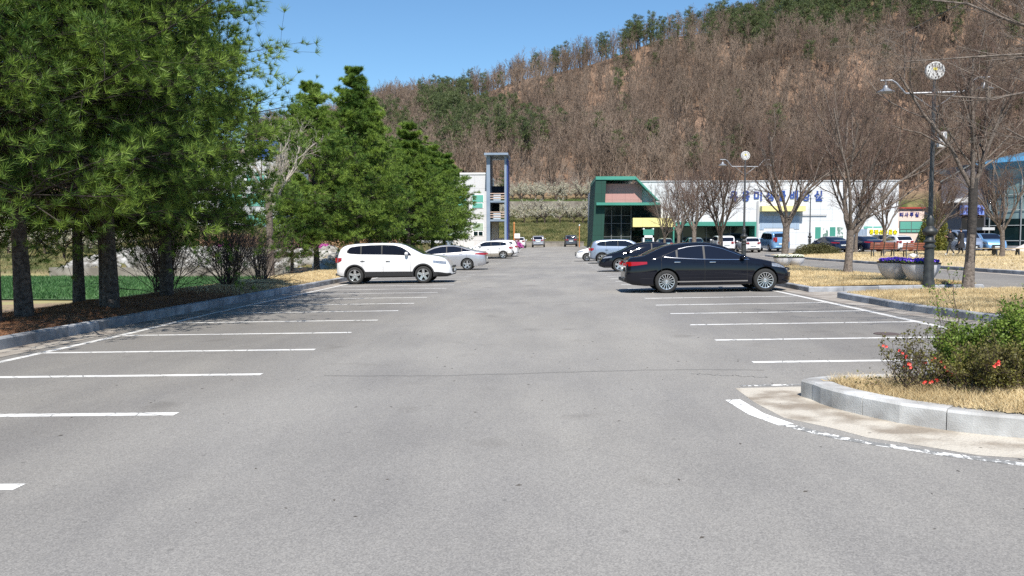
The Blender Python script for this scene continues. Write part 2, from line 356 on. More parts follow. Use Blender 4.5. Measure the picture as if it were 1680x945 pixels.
M['woodtwig'] = mat('hill_twigs', (.115, .08, .058), .9, var=(.235, .175, .132), vs=.05, detail=3, coords='Object')
M['white'] = mat('white_paint', (.8, .8, .8), .5)

def terrmat():
    m = bpy.data.materials.new('ground_cover'); m.use_nodes = True; t = m.node_tree; b = t.nodes['Principled BSDF']; N = t.nodes.new; L = t.links.new
    g = N('ShaderNodeNewGeometry'); s = N('ShaderNodeSeparateXYZ'); L(g.outputs['Position'], s.inputs[0])
    def noise(sc, d=6):
        n = N('ShaderNodeTexNoise'); n.inputs['Scale'].default_value = sc; n.inputs['Detail'].default_value = d; L(g.outputs['Position'], n.inputs['Vector']); return n.outputs['Fac']
    def ramp(v, a, b_, ca, cb):
        r = N('ShaderNodeValToRGB'); r.color_ramp.elements[0].position = a; r.color_ramp.elements[1].position = b_
        r.color_ramp.elements[0].color = (*ca, 1); r.color_ramp.elements[1].color = (*cb, 1); L(v, r.inputs[0]); return r.outputs[0]
    grass = ramp(noise(.5, 8), .4, .6, (.055, .07, .022), (.17, .14, .065))
    lit = ramp(noise(.06, 8), .35, .65, (.13, .085, .058), (.25, .165, .115))
    soil = ramp(noise(.35, 8), .4, .6, (.26, .19, .13), (.30, .27, .13))
    mr = N('ShaderNodeMapRange'); mr.inputs[1].default_value = 152; mr.inputs[2].default_value = 166
    wv = N('ShaderNodeMath'); wv.operation = 'MULTIPLY_ADD'; wv.inputs[1].default_value = 14; L(noise(.15), wv.inputs[0]); L(s.outputs[1], wv.inputs[2])
    sb = N('ShaderNodeMath'); sb.operation = 'SUBTRACT'; sb.inputs[1].default_value = 7; L(wv.outputs[0], sb.inputs[0]); L(sb.outputs[0], mr.inputs[0])
    mx = N('ShaderNodeMixRGB'); L(mr.outputs[0], mx.inputs[0]); L(grass, mx.inputs[1]); L(lit, mx.inputs[2])
    m2 = N('ShaderNodeMapRange'); m2.inputs[1].default_value = 44.5; m2.inputs[2].default_value = 47; L(s.outputs[1], m2.inputs[0])
    mx2 = N('ShaderNodeMixRGB'); L(m2.outputs[0], mx2.inputs[0]); L(soil, mx2.inputs[1]); L(mx.outputs[0], mx2.inputs[2])
    L(mx2.outputs[0], b.inputs['Base Color']); b.inputs['Roughness'].default_value = .95; b.inputs['Specular IOR Level'].default_value = .1
    return m
xs = np.concatenate([np.arange(-420, -60, 8), np.arange(-60, -17, 1.), np.arange(-17, -8, .25), np.arange(-8, 60, 2.), np.arange(60, 421, 8)])
ys = np.concatenate([np.arange(-60, 40, 2.), np.arange(40, 60, .5), np.arange(60, 116, 1.), np.arange(116, 160, .4), np.arange(160, 330, 3), np.arange(330, 900, 20)])
X, Y = np.meshgrid(xs, ys); V = np.stack([X, Y, terrain(X, Y)], -1).reshape(-1, 3); nx = len(xs)
i = (np.arange(len(ys)-1)[:, None]*nx+np.arange(nx-1)[None]).ravel()
struct(mesh_np('ground', V, np.stack([i, i+1, i+1+nx, i+nx], 1), terrmat(), smooth=True))
def lotmask(X, Y): return (Y < 75.2) | (X > -3.9)
a1 = struct(sheet('parking_lot', -8.9, 71, -30, 118, 1.0, gz, M['asphalt'], lotmask))
tz = lambda X, Y: terrain(X, Y)
# crop field, soil and verge on the left
M['crop'] = mat('young_green_crop', (.045, .10, .035), .9, var=(.10, .17, .06), vs=5, bump=1, bs=8, detail=8)
struct(sheet('crop_field', -46, -14.2, 27, 44.2, 1.0, tz, M['crop'], dz=.05))
def blades(name, n, fpos, h, wd, m, seed=1, lean=.5, parent=None):
    rng = np.random.default_rng(seed); P = fpos(rng, n); n = len(P)
    a = rng.uniform(0, 6.283, n); hh = h*rng.uniform(.45, 1.25, n); ln = rng.normal(0, lean, (n, 2))*hh[:, None]
    dx = np.stack([np.cos(a), np.sin(a), np.zeros(n)], 1)*wd*.5; top = P+np.concatenate([ln, hh[:, None]], 1)
    V = np.stack([P-dx, P+dx, top], 1).reshape(-1, 3); o = mesh_np(name, V, np.arange(3*n).reshape(-1, 3), m, parent)
    return tag(o, kind='stuff')
def area(x0, x1, y0, y1, fz, poly=None, ypow=1.0, cond=None):
    def f(rng, n):
        x = rng.uniform(x0, x1, n); y = y0+(y1-y0)*rng.uniform(0, 1, n)**ypow
        k = np.ones(n, bool)
        if poly is not None: k &= inside(poly, x, y)
        if cond is not None: k &= cond(x, y, rng)
        x = x[k]; y = y[k]; return np.stack([x, y, fz(x, y)-.005], 1)
    return f
tag(blades('crop_rows', 60000, area(-45, -14.4, 27.1, 44, lambda x, y: terrain(x, y)+.05), .14, .05, leafmat('crop_leaves', (.035, .10, .03), (.10, .21, .07), .6, .3), 3), 'low green leafy crop growing in the field behind the pine trunks', 'crop')
# left verge (raised behind the kerb)
def vz(X, Y):
    g = gz(-9.0, Y)+.13+.10*sst((-9.0-X)/1.6)+.03*np.sin(X*2.1)*np.cos(Y*1.3)
    t_ = terrain(X, Y)
    return g*(1-sst((-11.2-X)/2.4))+(t_+.02)*sst((-11.2-X)/2.4)
struct(sheet('planted_verge', -14.2, -8.98, -12, 118, .33, vz, M['litter'], lambda X, Y: Y < 26.5))
struct(sheet('dry_verge', -14.2, -8.98, 26.5, 75, .33, vz, M['drysoil']))
struct(sheet('office_lawn', -60, -3.95, 75, 117.4, .8, lambda X, Y: np.where(X > -9, gz(X, Y)+.13, gz(X, Y)+.12), M['drysoil']))
tag(blades('fallen_needles', 90000, area(-13.6, -9.0, 8, 29, vz), .05, .012, M['needles'], 5, 1.6), 'brown fallen pine needles under the nearest pines', 'needle litter')
tag(blades('verge_grass', 90000, area(-13.6, -9.0, 21, 50, vz, cond=lambda x, y, r: r.uniform(0, 1, len(x)) < sst((y-22)/6)), .09, .015, M['drygrass'], 6, .7), 'golden dry grass along the left kerb behind the white car', 'grass')
# medians on the right
MZ = lambda X, Y: gz(X, Y)+.125+.05*np.minimum(sst((X-7.6)/.8), sst((12.2-X)/.8))*np.minimum(1, 1)+.012*np.sin(X*3.1)*np.cos(Y*2.3)
YN = 20.6; YF = 22.9
near_poly = [(7.55, YN-.2), (7.6, 17), (7.9, 14.8), (8.6, 13.2), (9.9, 12.3), (12.3, 12.0), (12.3, YN-.2)]
far_poly = [(7.62, YF+.18), (12.3, YF+.18), (12.3, 80), (7.62, 80)]
struct(sheet('near_median_lawn', 7.4, 12.35, 11.9, YN-.1, .15, MZ, M['drysoil'], lambda X, Y: inside(near_poly, X, Y)))
struct(sheet('far_median_lawn', 7.6, 12.15, YF+.1, 80, .4, MZ, M['drysoil']))
PZ = lambda X, Y: gz(X, Y)+.12+.10*sst((X-18)/2)+.04*np.sin(X*.9)*np.cos(Y*.7)
struct(sheet('plaza_lawn', 18.05, 70, 10, 66, .6, PZ, M['drysoil']))
tag(blades('near_median_grass', 80000, area(7.4, 12.3, 12, YN-.2, MZ, near_poly), .085, .011, M['drygrass'], 8, .55), 'golden dry grass on the near median by the tall lamp post', 'grass')
tag(blades('far_median_grass', 110000, area(7.65, 12.2, YF+.2, 62, MZ, ypow=1.6), .09, .016, M['drygrass'], 9, .55), 'golden dry grass on the far median beyond the black car', 'grass')
tag(blades('plaza_grass', 60000, area(18.2, 50, 27, 65, PZ), .09, .03, M['drygrass'], 10, .6), 'golden dry lawn around the benches across the side road', 'grass')
gm = MB(); med = [(12.3, 12.05), (9.9, 12.1), (8.5, 13.0), (7.75, 14.7), (7.47, 17), (7.42, 19), (7.42, YN)]
kerb(gm, med, .18, .15, -1, .95); kerb(gm, [(7.42, YN), (12.3, YN)], .16, .15, -1, 1.)
kerb(gm, [(12.3, YF), (7.45, YF)], .16, .15, -1, 1.); kerb(gm, [(7.45, YF+.02), (7.45, 80)], .18, .15, -1, 1.)
kerb(gm, [(12.32, 80), (12.32, YF)], .16, .13, -1, 1.); kerb(gm, [(12.32, YN-.02), (12.32, 12)], .16, .13, -1, 1.)
kerb(gm, [(17.85, 10), (17.85, 66)], .18, .15, -1, 1.); kerb(gm, [(17.9, 66), (70, 66)], .18, .15, -1, 1.)
struct(gm.build('median_kerb', M['granite_old']))
gm = MB(); kerb(gm, [(-8.72, -12), (-8.72, 75)], .2, .19, 1, 1.0); kerb(gm, [(-8.72, 75.1), (-4.6, 75.1), (-4.0, 76), (-3.8, 78), (-3.8, 118)], .2, .15, 1, 1.)
struct(gm.build('left_kerb', M['granite_old']))
# island with shrubs at the right
tipp = [gp(1385, 655), gp(1352, 640), (gp(1335, 655)[0]-.0, gp(1335, 655)[1])]
isl = [(9.5, 8.35), (6.5, 8.3), (4.2, 8.25), (2.95, 8.15), (2.5, 7.95), gp(1333, 656), gp(1352, 665), gp(1400, 678), gp(1473, 694), gp(1560, 707), gp(1620, 714), gp(1680, 719), (4.6, 5.62), (6.5, 5.3), (9.5, 5.1)]
gm = MB(); kerb(gm, isl, .2, .17, 1, .72); struct(gm.build('island_kerb', M['granite']))
ipoly = [(9.5, 8.15), (6.5, 8.12), (4.2, 8.07), (3.0, 7.98), (2.75, 7.85), (2.8, 7.6), (2.9, 7.2), (3.1, 6.85), (3.5, 6.4), (3.95, 6.05), (4.7, 5.8), (6.5, 5.5), (9.5, 5.3)]
IZ = lambda X, Y: gz(X, Y)+.14+.04*np.sin(X*2)*np.sin(Y*3)+.05*sst((X-3)/1)
struct(sheet('island_soil', 2.6, 9.5, 5.2, 8.3, .1, IZ, M['drysoil'], lambda X, Y: inside(ipoly, X, Y)))
tag(blades('island_grass', 75000, area(2.7, 7.5, 5.2, 8.2, IZ, ipoly), .085, .006, M['drygrass'], 12, .75), 'straw coloured dry grass around the shrubs on the kerbed island', 'grass')
# gutters, aprons, painted lines
gm = MB(); ap_o = [(1206, 637), (1239, 661), (1287, 686), (1363, 702), (1423, 718), (1509, 731), (1604, 747), (1680, 752)]
apo = [gp(*p) for p in ap_o]+[(4.6, 5.15), (6.5, 4.8), (9.5, 4.6)]; back = [(9.5, 5.3), (6.5, 5.5), (4.7, 5.8), (3.9, 6.2), (3.3, 6.8), (2.95, 7.4), (2.9, 8.1), gp(1333, 634)]
pl = [(x, y, float(gz(x, y))+.0012) for x, y in apo+back]
bm = bmesh.new(); bm.faces.new([bm.verts.new(p) for p in pl]); bmesh.ops.triangulate(bm, faces=bm.faces[:])
gm.add([v.co[:] for v in bm.verts], [[v.index for v in f.verts] for f in bm.faces]) if (bm.verts.index_update() or True) else None; bm.free()
struct(gm.build('island_apron', M['apron'], fixn=False))
gm = MB(); strip(gm, [(7.2, 80), (7.2, 19), (7.3, 16.5), (7.6, 14.4), (8.4, 12.8), (9.9, 11.9), (12, 11.8)], .3, .28, .005)
strip(gm, [(-8.4, -12), (-8.4, 74.8)], .4, .28, .005); strip(gm, [(7.4, (YN+YF)/2), (12.4, (YN+YF)/2)], 1.15, 1.15, .004)
strip(gm, [(17.6, 12), (17.6, 66)], .3, .3, .005); strip(gm, [(12.65, 12), (12.65, 80)], .25, .2, .005)
struct(gm.build('concrete_gutter', M['gutter'], fixn=False))
gm = MB(); S0 = 2.255
strip(gm, [(-7.8, 3), (-7.8, 14), (-8.05, 19), (-8.1, 74)], .07, .07, .002); strip(gm, [(6.72, 9.6), (6.72, 66)], .07, .07, .002)
for k in range(0, 31):
    y = 5.07+S0*k
    if y < 74: strip(gm, [(-7.85, y-.02), (-3.53, y)], .068, .068, .002)
for k in range(0, 26):
    y = 10.12+S0*k
    if y < 66: strip(gm, [(2.61, y), (6.65, y+.05)], .065, .065, .002)
cl = [gp(*p) for p in [(1202, 656), (1240, 679), (1290, 697)]]; strip(gm, cl, .075, .075, .002, step=.1)
struct(gm.build('parking_lines', M['paint'], fixn=False))
gm = MB(); cl = [gp(*p) for p in [(1202, 656), (1240, 679), (1290, 697), (1335, 709), (1385, 720), (1440, 729), (1500, 738), (1560, 747), (1680, 762)]]+[(4.9, 4.9), (7, 4.5)]
strip(gm, cl[2:], .05, .05, .002, step=.2)
a = gp(1215, 633); b = gp(1320, 631); strip(gm, [a, b], .035, .035, .002, step=.1)
strip(gm, [(-3.3, 78), (-3.3, 117)], .06, .06, .002); strip(gm, [(5.0, 78), (5.0, 117)], .06, .06, .002)
pm2 = paintmat(); 
for nd in pm2.node_tree.nodes:
    if nd.type == 'VALTORGB' and abs(nd.color_ramp.elements[0].position-.60) < 1e-3: nd.color_ramp.elements[0].position = .45; nd.color_ramp.elements[1].position = .5
struct(gm.build('faded_lines', [pm2], fixn=False))
gm = MB(); rng = random.Random(4); x = -2.7; pts = []
while x < 2.6:
    pts.append((x, 9.45+.12*math.sin(x*1.1)+rng.uniform(-.02, .02))); x += .12
strip(gm, pts, .005, .005, .007, step=.2); 
for (x0, y0, x1, y1) in [(-.9, 20.4, 3.4, 20.7), (1.7, 9.3, 2.5, 9.0), (-3.3, 31, 3.5, 31.4)]:
    n = 22; strip(gm, [(x0+(x1-x0)*i/n+rng.uniform(-.03, .03), y0+(y1-y0)*i/n+rng.uniform(-.05, .05)) for i in range(n+1)], .004, .004, .003, step=.2)
struct(gm.build('asphalt_crack', mat('crack_dirt', (.06, .06, .06), .95), fixn=False))
gm = MB()
for (u, v, r) in [(1455, 548, .18)]:
    x, y = gp(u, v); gm.lathe([(0, .012), (r, .012), (r+.02, .004)], 20, (x, y, float(gz(x, y))))
struct(gm.build('drain_cover', mat('rusty_iron', (.07, .05, .045), .7, var=(.12, .09, .08), vs=30)))
# scattered grit on the asphalt
rng = np.random.default_rng(3); n = 130; gx = rng.uniform(-5, 5, n); gy = rng.uniform(3.0, 14, n); gm = MB()
for x, y in zip(gx, gy):
    s_ = rng.uniform(.006, .016); a = rng.uniform(0, 3.1); z = float(gz(x, y))
    gm.add([(x-s_*math.cos(a)*1.6, y-s_*math.sin(a)*1.6, z), (x+s_*.6*math.sin(a), y-s_*.6*math.cos(a), z+.003), (x+s_*math.cos(a)*1.5, y+s_*math.sin(a)*1.5, z+.002), (x-s_*.5*math.sin(a), y+s_*.5*math.cos(a), z+s_*.4)], [(0, 1, 3), (1, 2, 3), (2, 0, 3)])
tag(gm.build('grit', mat('dark_grit', (.07, .06, .05), .9)), 'dark grit and leaf crumbs scattered over the asphalt', 'grit', kind='stuff')
# low wall, rock bank, retaining walls
M['conc'] = mat('old_concrete', (.14, .125, .105), .9, var=(.27, .25, .22), vs=1.2, bump=.3, bs=20)
gm = MB(); gm.box(-29, -13.6, 44.9, 45.2, -.6, .06); tag(gm.build('concrete_wall', M['conc']), 'low grey concrete wall between green crop and rock bank', 'wall')
def rock(mb, c, s, rng):
    bm = bmesh.new(); bmesh.ops.create_icosphere(bm, subdivisions=1, radius=1)
    q = [rng.uniform(.7, 1.25) for _ in range(3)]; 
    for v in bm.verts:
        v.co = Vector((c[0]+v.co.x*s*q[0]*rng.uniform(.8, 1.15), c[1]+v.co.y*s*q[1]*.8, c[2]+v.co.z*s*q[2]*.75*rng.uniform(.8, 1.15)))
    mb.add([v.co[:] for v in bm.verts], [[v.index for v in f.verts] for f in bm.faces]); bm.free()
gm = MB(); rr = random.Random(11)
for k in range(620):
    x = rr.uniform(-29.5, -12.6); y = rr.uniform(46.4, 52.8); rock(gm, (x, y, float(terrain(x, y))+.05), rr.uniform(.18, .46), rr)
tag(gm.build('rock_bank', mat('pale_rock', (.12, .11, .09), .9, var=(.40, .39, .37), vs=1.6, bump=.6, bs=10), sharp=20), 'sloping bank of stacked pale rocks behind the leafless bushes', 'rock bank')
gm = MB(); gm.box(-8, 5.4, 117.9, 118.2, .5, 1.5); gm.box(-8.02, 5.42, 117.85, 118.25, 1.5, 1.58)
tag(gm.build('retaining_wall', M['conc']), 'low pale concrete wall across the far end of the road', 'wall')
gm = MB(); gm.box(-60, 60, 146.7, 147.0, 6.5, 8.95)
tag(gm.build('terrace_wall', mat('terrace_concrete', (.11, .09, .075), .95, var=(.26, .23, .19), vs=.6, bump=.5, bs=4, detail=9)), 'long grey terrace wall between the two pear orchard rows', 'wall')

# ------------------------------------------------------------------ trees
def skeleton_bare(seed, H=8.0, fork=1.6, nlimb=6, r0=.13, dens=1.0, K0=5, spread=27, lean=.03):
    rng = np.random.default_rng(seed)
    t = np.linspace(0, 1, K0); tr = np.zeros((1, K0, 3)); tr[0, :, 2] = t*fork*1.15-.1; tr[0, :, 0] = lean*t+np.sin(t*4)*.03; tr[0, :, 1] = np.cos(t*3)*.03-.03
    rt_ = (r0*np.array([1.35, 1.02, .95, .92, .95]))[None, :K0]
    LL = (H-fork)*.62
    l1 = level(rng, tr, rt_, nlimb, .78, 1.0, spread, 7, 1, .52, .10, .11, 7, .4, absl=LL, lend=0)
    l2 = level(rng, *l1, 6, .14, .97, 31, 9, .66, .62, .12, .13, 5, .4)
    l3 = level(rng, *l2, 6, .15, .98, 33, 10, .6, .6, .11, .13, 4, .4)
    l4 = level(rng, *l3, int(5*dens), .12, 1, 35, 12, .62, .6, .08, .15, 4, .45)
    l5 = level(rng, *l4, int(4*dens), .1, 1, 36, 14, .66, .65, .05, .15, 3, .5)
    V0, F0 = tubes(tr, rt_, 12)
    for q in (l3, l4, l5): q[1][:] = np.maximum(q[1], .003)
    cr = merge([tubes(*l1, 7), tubes(*l2, 5), tubes(*l3, 4), tubes(*l4, 3), tubes(*l5, 3)])
    n1 = len(l1[0])*6*7+len(l2[0])*4*5
    mi = np.zeros(len(cr[1]), int); mi[n1:] = 1
    return (V0, F0), cr, mi
def bare_tree(name, seed, mats=None, loc=(0, 0, 0), rz=0, **k):
    (V0, F0), cr, mi = skeleton_bare(seed, **k); root = empty(name, loc, rz)
    mesh_np('trunk', V0, F0, [M['graybark']], root, True); mesh_np('crown', cr[0], cr[1], [M['graybark'], M['twig']], root, True, mi)
    return root
def pine(name, seed, H=11.0, Rm=3.6, base=2.0, r0=.17, twin=False, lod=1.0, needle_w=.010, zmax=None, mt=None, lean=0.0, tl=.15, ex=.72):
    rng = np.random.default_rng(seed); root = empty(name); mt = mt or M['needle']
    K = 8; t = np.linspace(0, 1, K); trunks = []
    for q in range(2 if twin else 1):
        tr = np.zeros((1, K, 3)); hh = H if q == 0 else H*.86
        tr[0, :, 2] = t*(hh+.2)-.2; tr[0, :, 0] = np.sin(t*3+seed)*.10+(lean+(.09 if q else -.0)*1)*t*hh*.5; tr[0, :, 0] -= tr[0, 0, 0]
        if q: tr[0, :, 0] = -.18-(t*hh*.02); tr[0, :, 1] = .12+t*.3
        else: tr[0, :, 1] = np.cos(t*2.5+seed)*.08-math.cos(seed)*.08
        trunks.append((tr, (r0*(1-.35*q)*np.array([1.3, .98, .88, .76, .62, .46, .28, .06]))[None]))
    Vt, Ft = merge([tubes(a, b, 12) for a, b in trunks])
    mesh_np('trunk', Vt, Ft, M['bark'], root, True)
    prim = []; prr = []; zt = zmax or H
    nw = int((H-base)/.70)
    for iw in range(nw):
        z = base+(H-base-.25)*(iw+.5)/nw; f = (z-base)/(H-base)
        prof = Rm*min(1, .78+.5*f)*(1-max(0, f-.22)/.78)**ex+.25
        tr, trr = trunks[iw % len(trunks)] if f < .8 else trunks[0]
        for j in range(9):
            az = rng.uniform(0, .6)+j*.698+iw*.5; L_ = prof*rng.uniform(.62, 1.05); el = np.radians(-4+ 55*f**1.8+rng.normal(0, 5))
            kz = min(z/H*(K-1)*H/(tr[0, -1, 2]+.2)+.1, K-1.01); a = int(kz); c = tr[0, a]*(1-(kz-a))+tr[0, a+1]*(kz-a)
            s = np.linspace(0, 1, 6); p = np.zeros((6, 3)); hd = np.array([math.cos(az), math.sin(az)])
            p[:, :2] = c[:2]+np.outer(s*L_*math.cos(el), hd); p[:, 2] = c[2]+s*L_*math.sin(el)-.18*np.sin(s*3.14)*L_*.25*(1-f)+.16*s**2*L_*.6
            p[1:] += rng.normal(0, .03*L_, (5, 3)); prim.append(p); prr.append(np.linspace(.035*(1-f)+.012, .006, 6))
    P = np.array(prim); Rr = np.array(prr)
    n2 = max(4, int(9*lod)); n3 = max(3, int(6*lod))
    l2 = level(rng, P, Rr, n2, .16, .98, 50, 9, .5, .6, .05, .06, 4, .4, flat=.14)
    l3 = level(rng, *l2, n3, .2, 1, 42, 10, .55, .7, .12, .06, 3, .5, flat=.3)
    l3[1][:] = np.maximum(l3[1], .003); tb = merge([tubes(P, Rr, 4), tubes(*l2, 3), tubes(*l3, 3)])
    # needle tufts at and along the twigs
    pos = [l3[0][:, -1], l3[0][:, 1], l2[0][:, -1], P[:, -1]]; dr = [l3[0][:, -1]-l3[0][:, 1], l3[0][:, -1]-l3[0][:, 0], l2[0][:, -1]-l2[0][:, -2], P[:, -1]-P[:, -2]]
    pos = np.concatenate(pos); dr = nrm(nrm(np.concatenate(dr))+np.array([0, 0, .5])); T = len(pos); NN = max(8, int(28*lod))
    pd = np.repeat(pos, NN, 0); dd = np.repeat(dr, NN, 0); u, v = basis(dd); m = T*NN
    a = rng.uniform(0, 6.283, m); an = np.sqrt(rng.uniform(0, 1, m))*1.15
    nd = np.cos(an)[:, None]*dd+np.sin(an)[:, None]*(np.cos(a)[:, None]*u+np.sin(a)[:, None]*v)
    pd = pd+nd*.008-dd*rng.uniform(0, .045, m)[:, None]; ln = tl*rng.uniform(.6, 1.15, m)*np.repeat(rng.uniform(.6, 1.3, T), NN)
    pp = nrm(np.cross(nd, rng.normal(0, 1, (m, 3))))*needle_w*.5
    Vn = np.stack([pd-pp, pd+pp, pd+nd*ln[:, None]], 1).reshape(-1, 3)
    Vb, Fb = tb; Ft3 = tris_of(Fb); Vall = np.concatenate([Vb, Vn]); Fall = np.concatenate([Ft3, np.arange(3*m).reshape(-1, 3)+len(Vb)])
    mi = np.concatenate([np.ones(len(Ft3), int), np.zeros(m, int)])
    mesh_np('crown', Vall, Fall, [mt, M['branch']], root, False, mi)
    return root
def put(o, x, y, z=None, rz=0, s=1.0, label=None, fz=None):
    o.location = (x, y, (z if z is not None else float(fz(x, y)))); o.rotation_euler.z = rz; o.scale = (s, s, s)
    if label: o['label'] = label
    return o
PG = 'pines along the left verge'
pA = tag(pine('pine_tree', 3, 11.5, 5.3, 2.15, .145, needle_w=.011, tl=.18), cat='pine tree', group=PG)
pB = tag(pine('pine_tree', 8, 11.0, 4.3, 2.1, .155, twin=True, needle_w=.011, tl=.18), cat='pine tree', group=PG)
pC = tag(pine('pine_tree', 21, 10.8, 3.3, 1.9, .15, ex=.95, lod=.85, needle_w=.022, tl=.22), cat='pine tree', group=PG)
pD = tag(pine('pine_tree', 34, 11.9, 3.1, 1.8, .16, ex=1.0, lod=.85, needle_w=.022, tl=.22), cat='pine tree', group=PG)
lst = [(pA, -10.55, 15.5, .4, 1.0, 'pine with a thick pale-barked scarred trunk in front at the left edge'),
 (pB, -10.1, 17.9, .2, 1.0, 'pine with twin dark leaning trunks near the kerb'),
 (None, pA, -11.9, 19.6, 2.3, .85, 'pine with a straight dark trunk between the pale trunk and the twin trunks'),
 (None, pC, -10.6, 21.6, 4.4, 1.0, 'pine with a slim dark trunk just before the leafless bushes'),
 (None, pA, -10.5, 14.45, 3.3, 1.03, 'pine at the extreme left whose trunk is cut by the frame'),
 (pC, -12.2, 41.5, .6, .92, 'pine with a pair of thin trunks rising behind the white car tail'),
 (pD, -11.0, 45.5, 1.6, .97, 'tall pointed pine behind the roof of the white car'),
 (None, pC, -12.9, 39.5, 2.9, .55, 'shorter pale green pine beside the dead-branched tree'),
 (None, pD, -11.6, 51.5, 3.9, .9, 'pine behind the windscreen of the white car'),
 (None, pC, -10.1, 57.5, 5.0, 1.0, 'broad pine in the middle of the far group'),
 (None, pC, -10.8, 63.5, .9, .95, 'pine behind the silver sedan front'),
 (None, pC, -10.0, 68.5, 2.2, .96, 'pine behind the silver sedan roof'),
 (None, pC, -9.9, 75.5, 3.0, .98, 'pine in front of the white office with its thin trunk in the open'),
 (None, pC, -14.6, 60, 4.0, .9, 'pine in the back row beside the far group')]
for q in lst:
    if q[0] is None: o = copy_tree(q[1]); q = q[1:]
    else: o = q[0]
    put(o, q[1], q[2], None, q[3], q[4], q[5], fz=lambda a, b: float(vz(np.array(a), np.array(b))) if a > -14 and b < 75 else float(gz(a, b)))
    if q[2] > 55: o.scale = (q[4]*1.12, q[4]*1.12, q[4]*.94)
# bare street trees
BG = 'bare street trees on the medians and the plaza'
tA = tag(bare_tree('bare_tree', 5, H=8.6, fork=2.6, nlimb=5, r0=.125, spread=22), cat='bare tree', group=BG)
tB = tag(bare_tree('bare_tree', 12, H=8.4, fork=1.5, nlimb=6, r0=.145, spread=25), cat='bare tree', group=BG)
tC = tag(bare_tree('bare_tree', 23, H=8.2, fork=1.7, nlimb=5, r0=.15, spread=26), cat='bare tree', group=BG)
tD = tag(bare_tree('bare_tree', 31, H=7.4, fork=1.3, nlimb=7, r0=.13, spread=28), cat='bare tree', group=BG)
lst = [(tA, 11.35, 21.9, .3, 1.0, 'nearest bare tree, dark patch down its trunk, right of the nearer lamp post'),
 (tB, 11.4, 30.6, 1.2, 1.0, 'bare tree right of the large black sedan and left of the purple flower bowls'),
 (tC, 11.5, 38.9, 2.2, 1.12, 'bare tree beside the grey bowls rising over the black car bonnet'),
 (tD, 11.6, 54, .2, 1.2, 'bare tree just left of the farther lamp post'),
 (None, tC, 11.5, 62.5, 4.1, 1.2, 'bare many-stemmed tree behind the black car roof'),
 (None, tD, 11.6, 70.5, 3.3, 1.2, 'bare tree in the farther median before the green-framed hall'),
 (None, tB, 11.3, 77.5, .9, .9, 'small bare tree before the yellow band of the hall'),
 (None, tB, 25.2, 66, 2.6, .95, 'bare tree in front of the dark blue sedans'),
 (None, tC, 24.9, 60, .7, .95, 'bare tree between the two brown benches'),
 (None, tD, 25.6, 54, 1.9, 1.0, 'bare tree between the lamp post and the two people'),
 (None, tB, 26.5, 47.5, 5.0, .95, 'bare tree standing before the glass building by the stone stairs'),
 (None, tA, 12.4, 12.6, 2.0, 1.05, 'bare tree whose trunk is out of view and whose boughs cross the upper right')]
for q in lst:
    if q[0] is None: o = copy_tree(q[1]); q = q[1:]
    else: o = q[0]
    put(o, q[1], q[2], None, q[3], q[4], q[5], fz=lambda a, b: float(MZ(np.array(a), np.array(b))) if a < 13 else float(PZ(np.array(a), np.array(b))))
for c in tA.children:
    if c.name.startswith('trunk'):
        c.data.materials.append(mat('wet_dark_bark', (.022, .019, .017), .8, var=(.05, .042, .037), vs=12, bump=.6, bs=40)); bm = bmesh.new(); bm.from_mesh(c.data); bmesh.ops.subdivide_edges(bm, edges=bm.edges[:], cuts=3); bm.to_mesh(c.data); bm.free()
        for p in c.data.polygons:
            q_ = p.center; a_ = math.atan2(q_.y, q_.x)+.3
            if 1.15+.25*math.sin(a_*3) < q_.z < 2.75 and math.cos(a_+2.3) > -.25+.35*math.sin(q_.z*5): p.material_index = 1
# long horizontal boughs of the out-of-frame tree
rng = np.random.default_rng(77); Kb = 8; bs = []
for (z0, z1, x1, y1, dy) in [(3.3, 3.95, 5.9, 12.6, 0), (3.0, 5.5, 5.6, 13.0, 0), (3.6, 4.6, 6.0, 13.9, 0), (2.9, 3.1, 6.6, 12.2, 0), (4.4, 6.6, 6.4, 13.4, 0)]:
    s = np.linspace(0, 1, Kb); p = np.stack([12.3+(x1-12.3)*s, 12.6+(y1-12.6)*s, z0+(z1-z0)*s+.25*np.sin(s*3)], 1)+rng.normal(0, .10, (Kb, 3)); p[0] = (12.3, 12.6, z0-.5); bs.append(p)
P = np.array(bs); Rr = np.tile(np.linspace(.05, .009, Kb), (len(bs), 1))
a2 = level(rng, P, Rr, 9, .15, .98, 35, 10, .34, .55, .12, .10, 5, .4); a3 = level(rng, *a2, 6, .15, 1, 35, 12, .5, .6, .1, .13, 4, .4); a4 = level(rng, *a3, 5, .1, 1, 38, 12, .55, .6, .05, .15, 3, .5)
for q in (a3, a4): q[1][:] = np.maximum(q[1], .003)
Vq, Fq = merge([tubes(P, Rr, 7), tubes(*a2, 4), tubes(*a3, 3), tubes(*a4, 3)])
for c in o.children:
    if c.name.startswith('crown'):
        Vq2 = Vq-np.array(o.location); ca, sa = math.cos(-2.0), math.sin(-2.0); Vq2 = np.stack([Vq2[:, 0]*ca-Vq2[:, 1]*sa, Vq2[:, 0]*sa+Vq2[:, 1]*ca, Vq2[:, 2]], 1)/1.05
        me = c.data; v0 = np.zeros(len(me.vertices)*3, np.float32); me.vertices.foreach_get('co', v0); f0 = np.zeros(len(me.polygons)*4, np.int32); me.loops.foreach_get('vertex_index', f0); v0 = v0.reshape(-1, 3)
        nb = mesh_np('crown', np.concatenate([v0, Vq2]), np.concatenate([f0.reshape(-1, 4), Fq+len(v0)]), [M['graybark'], M['twig']], o, True); bpy.data.objects.remove(c)
        break
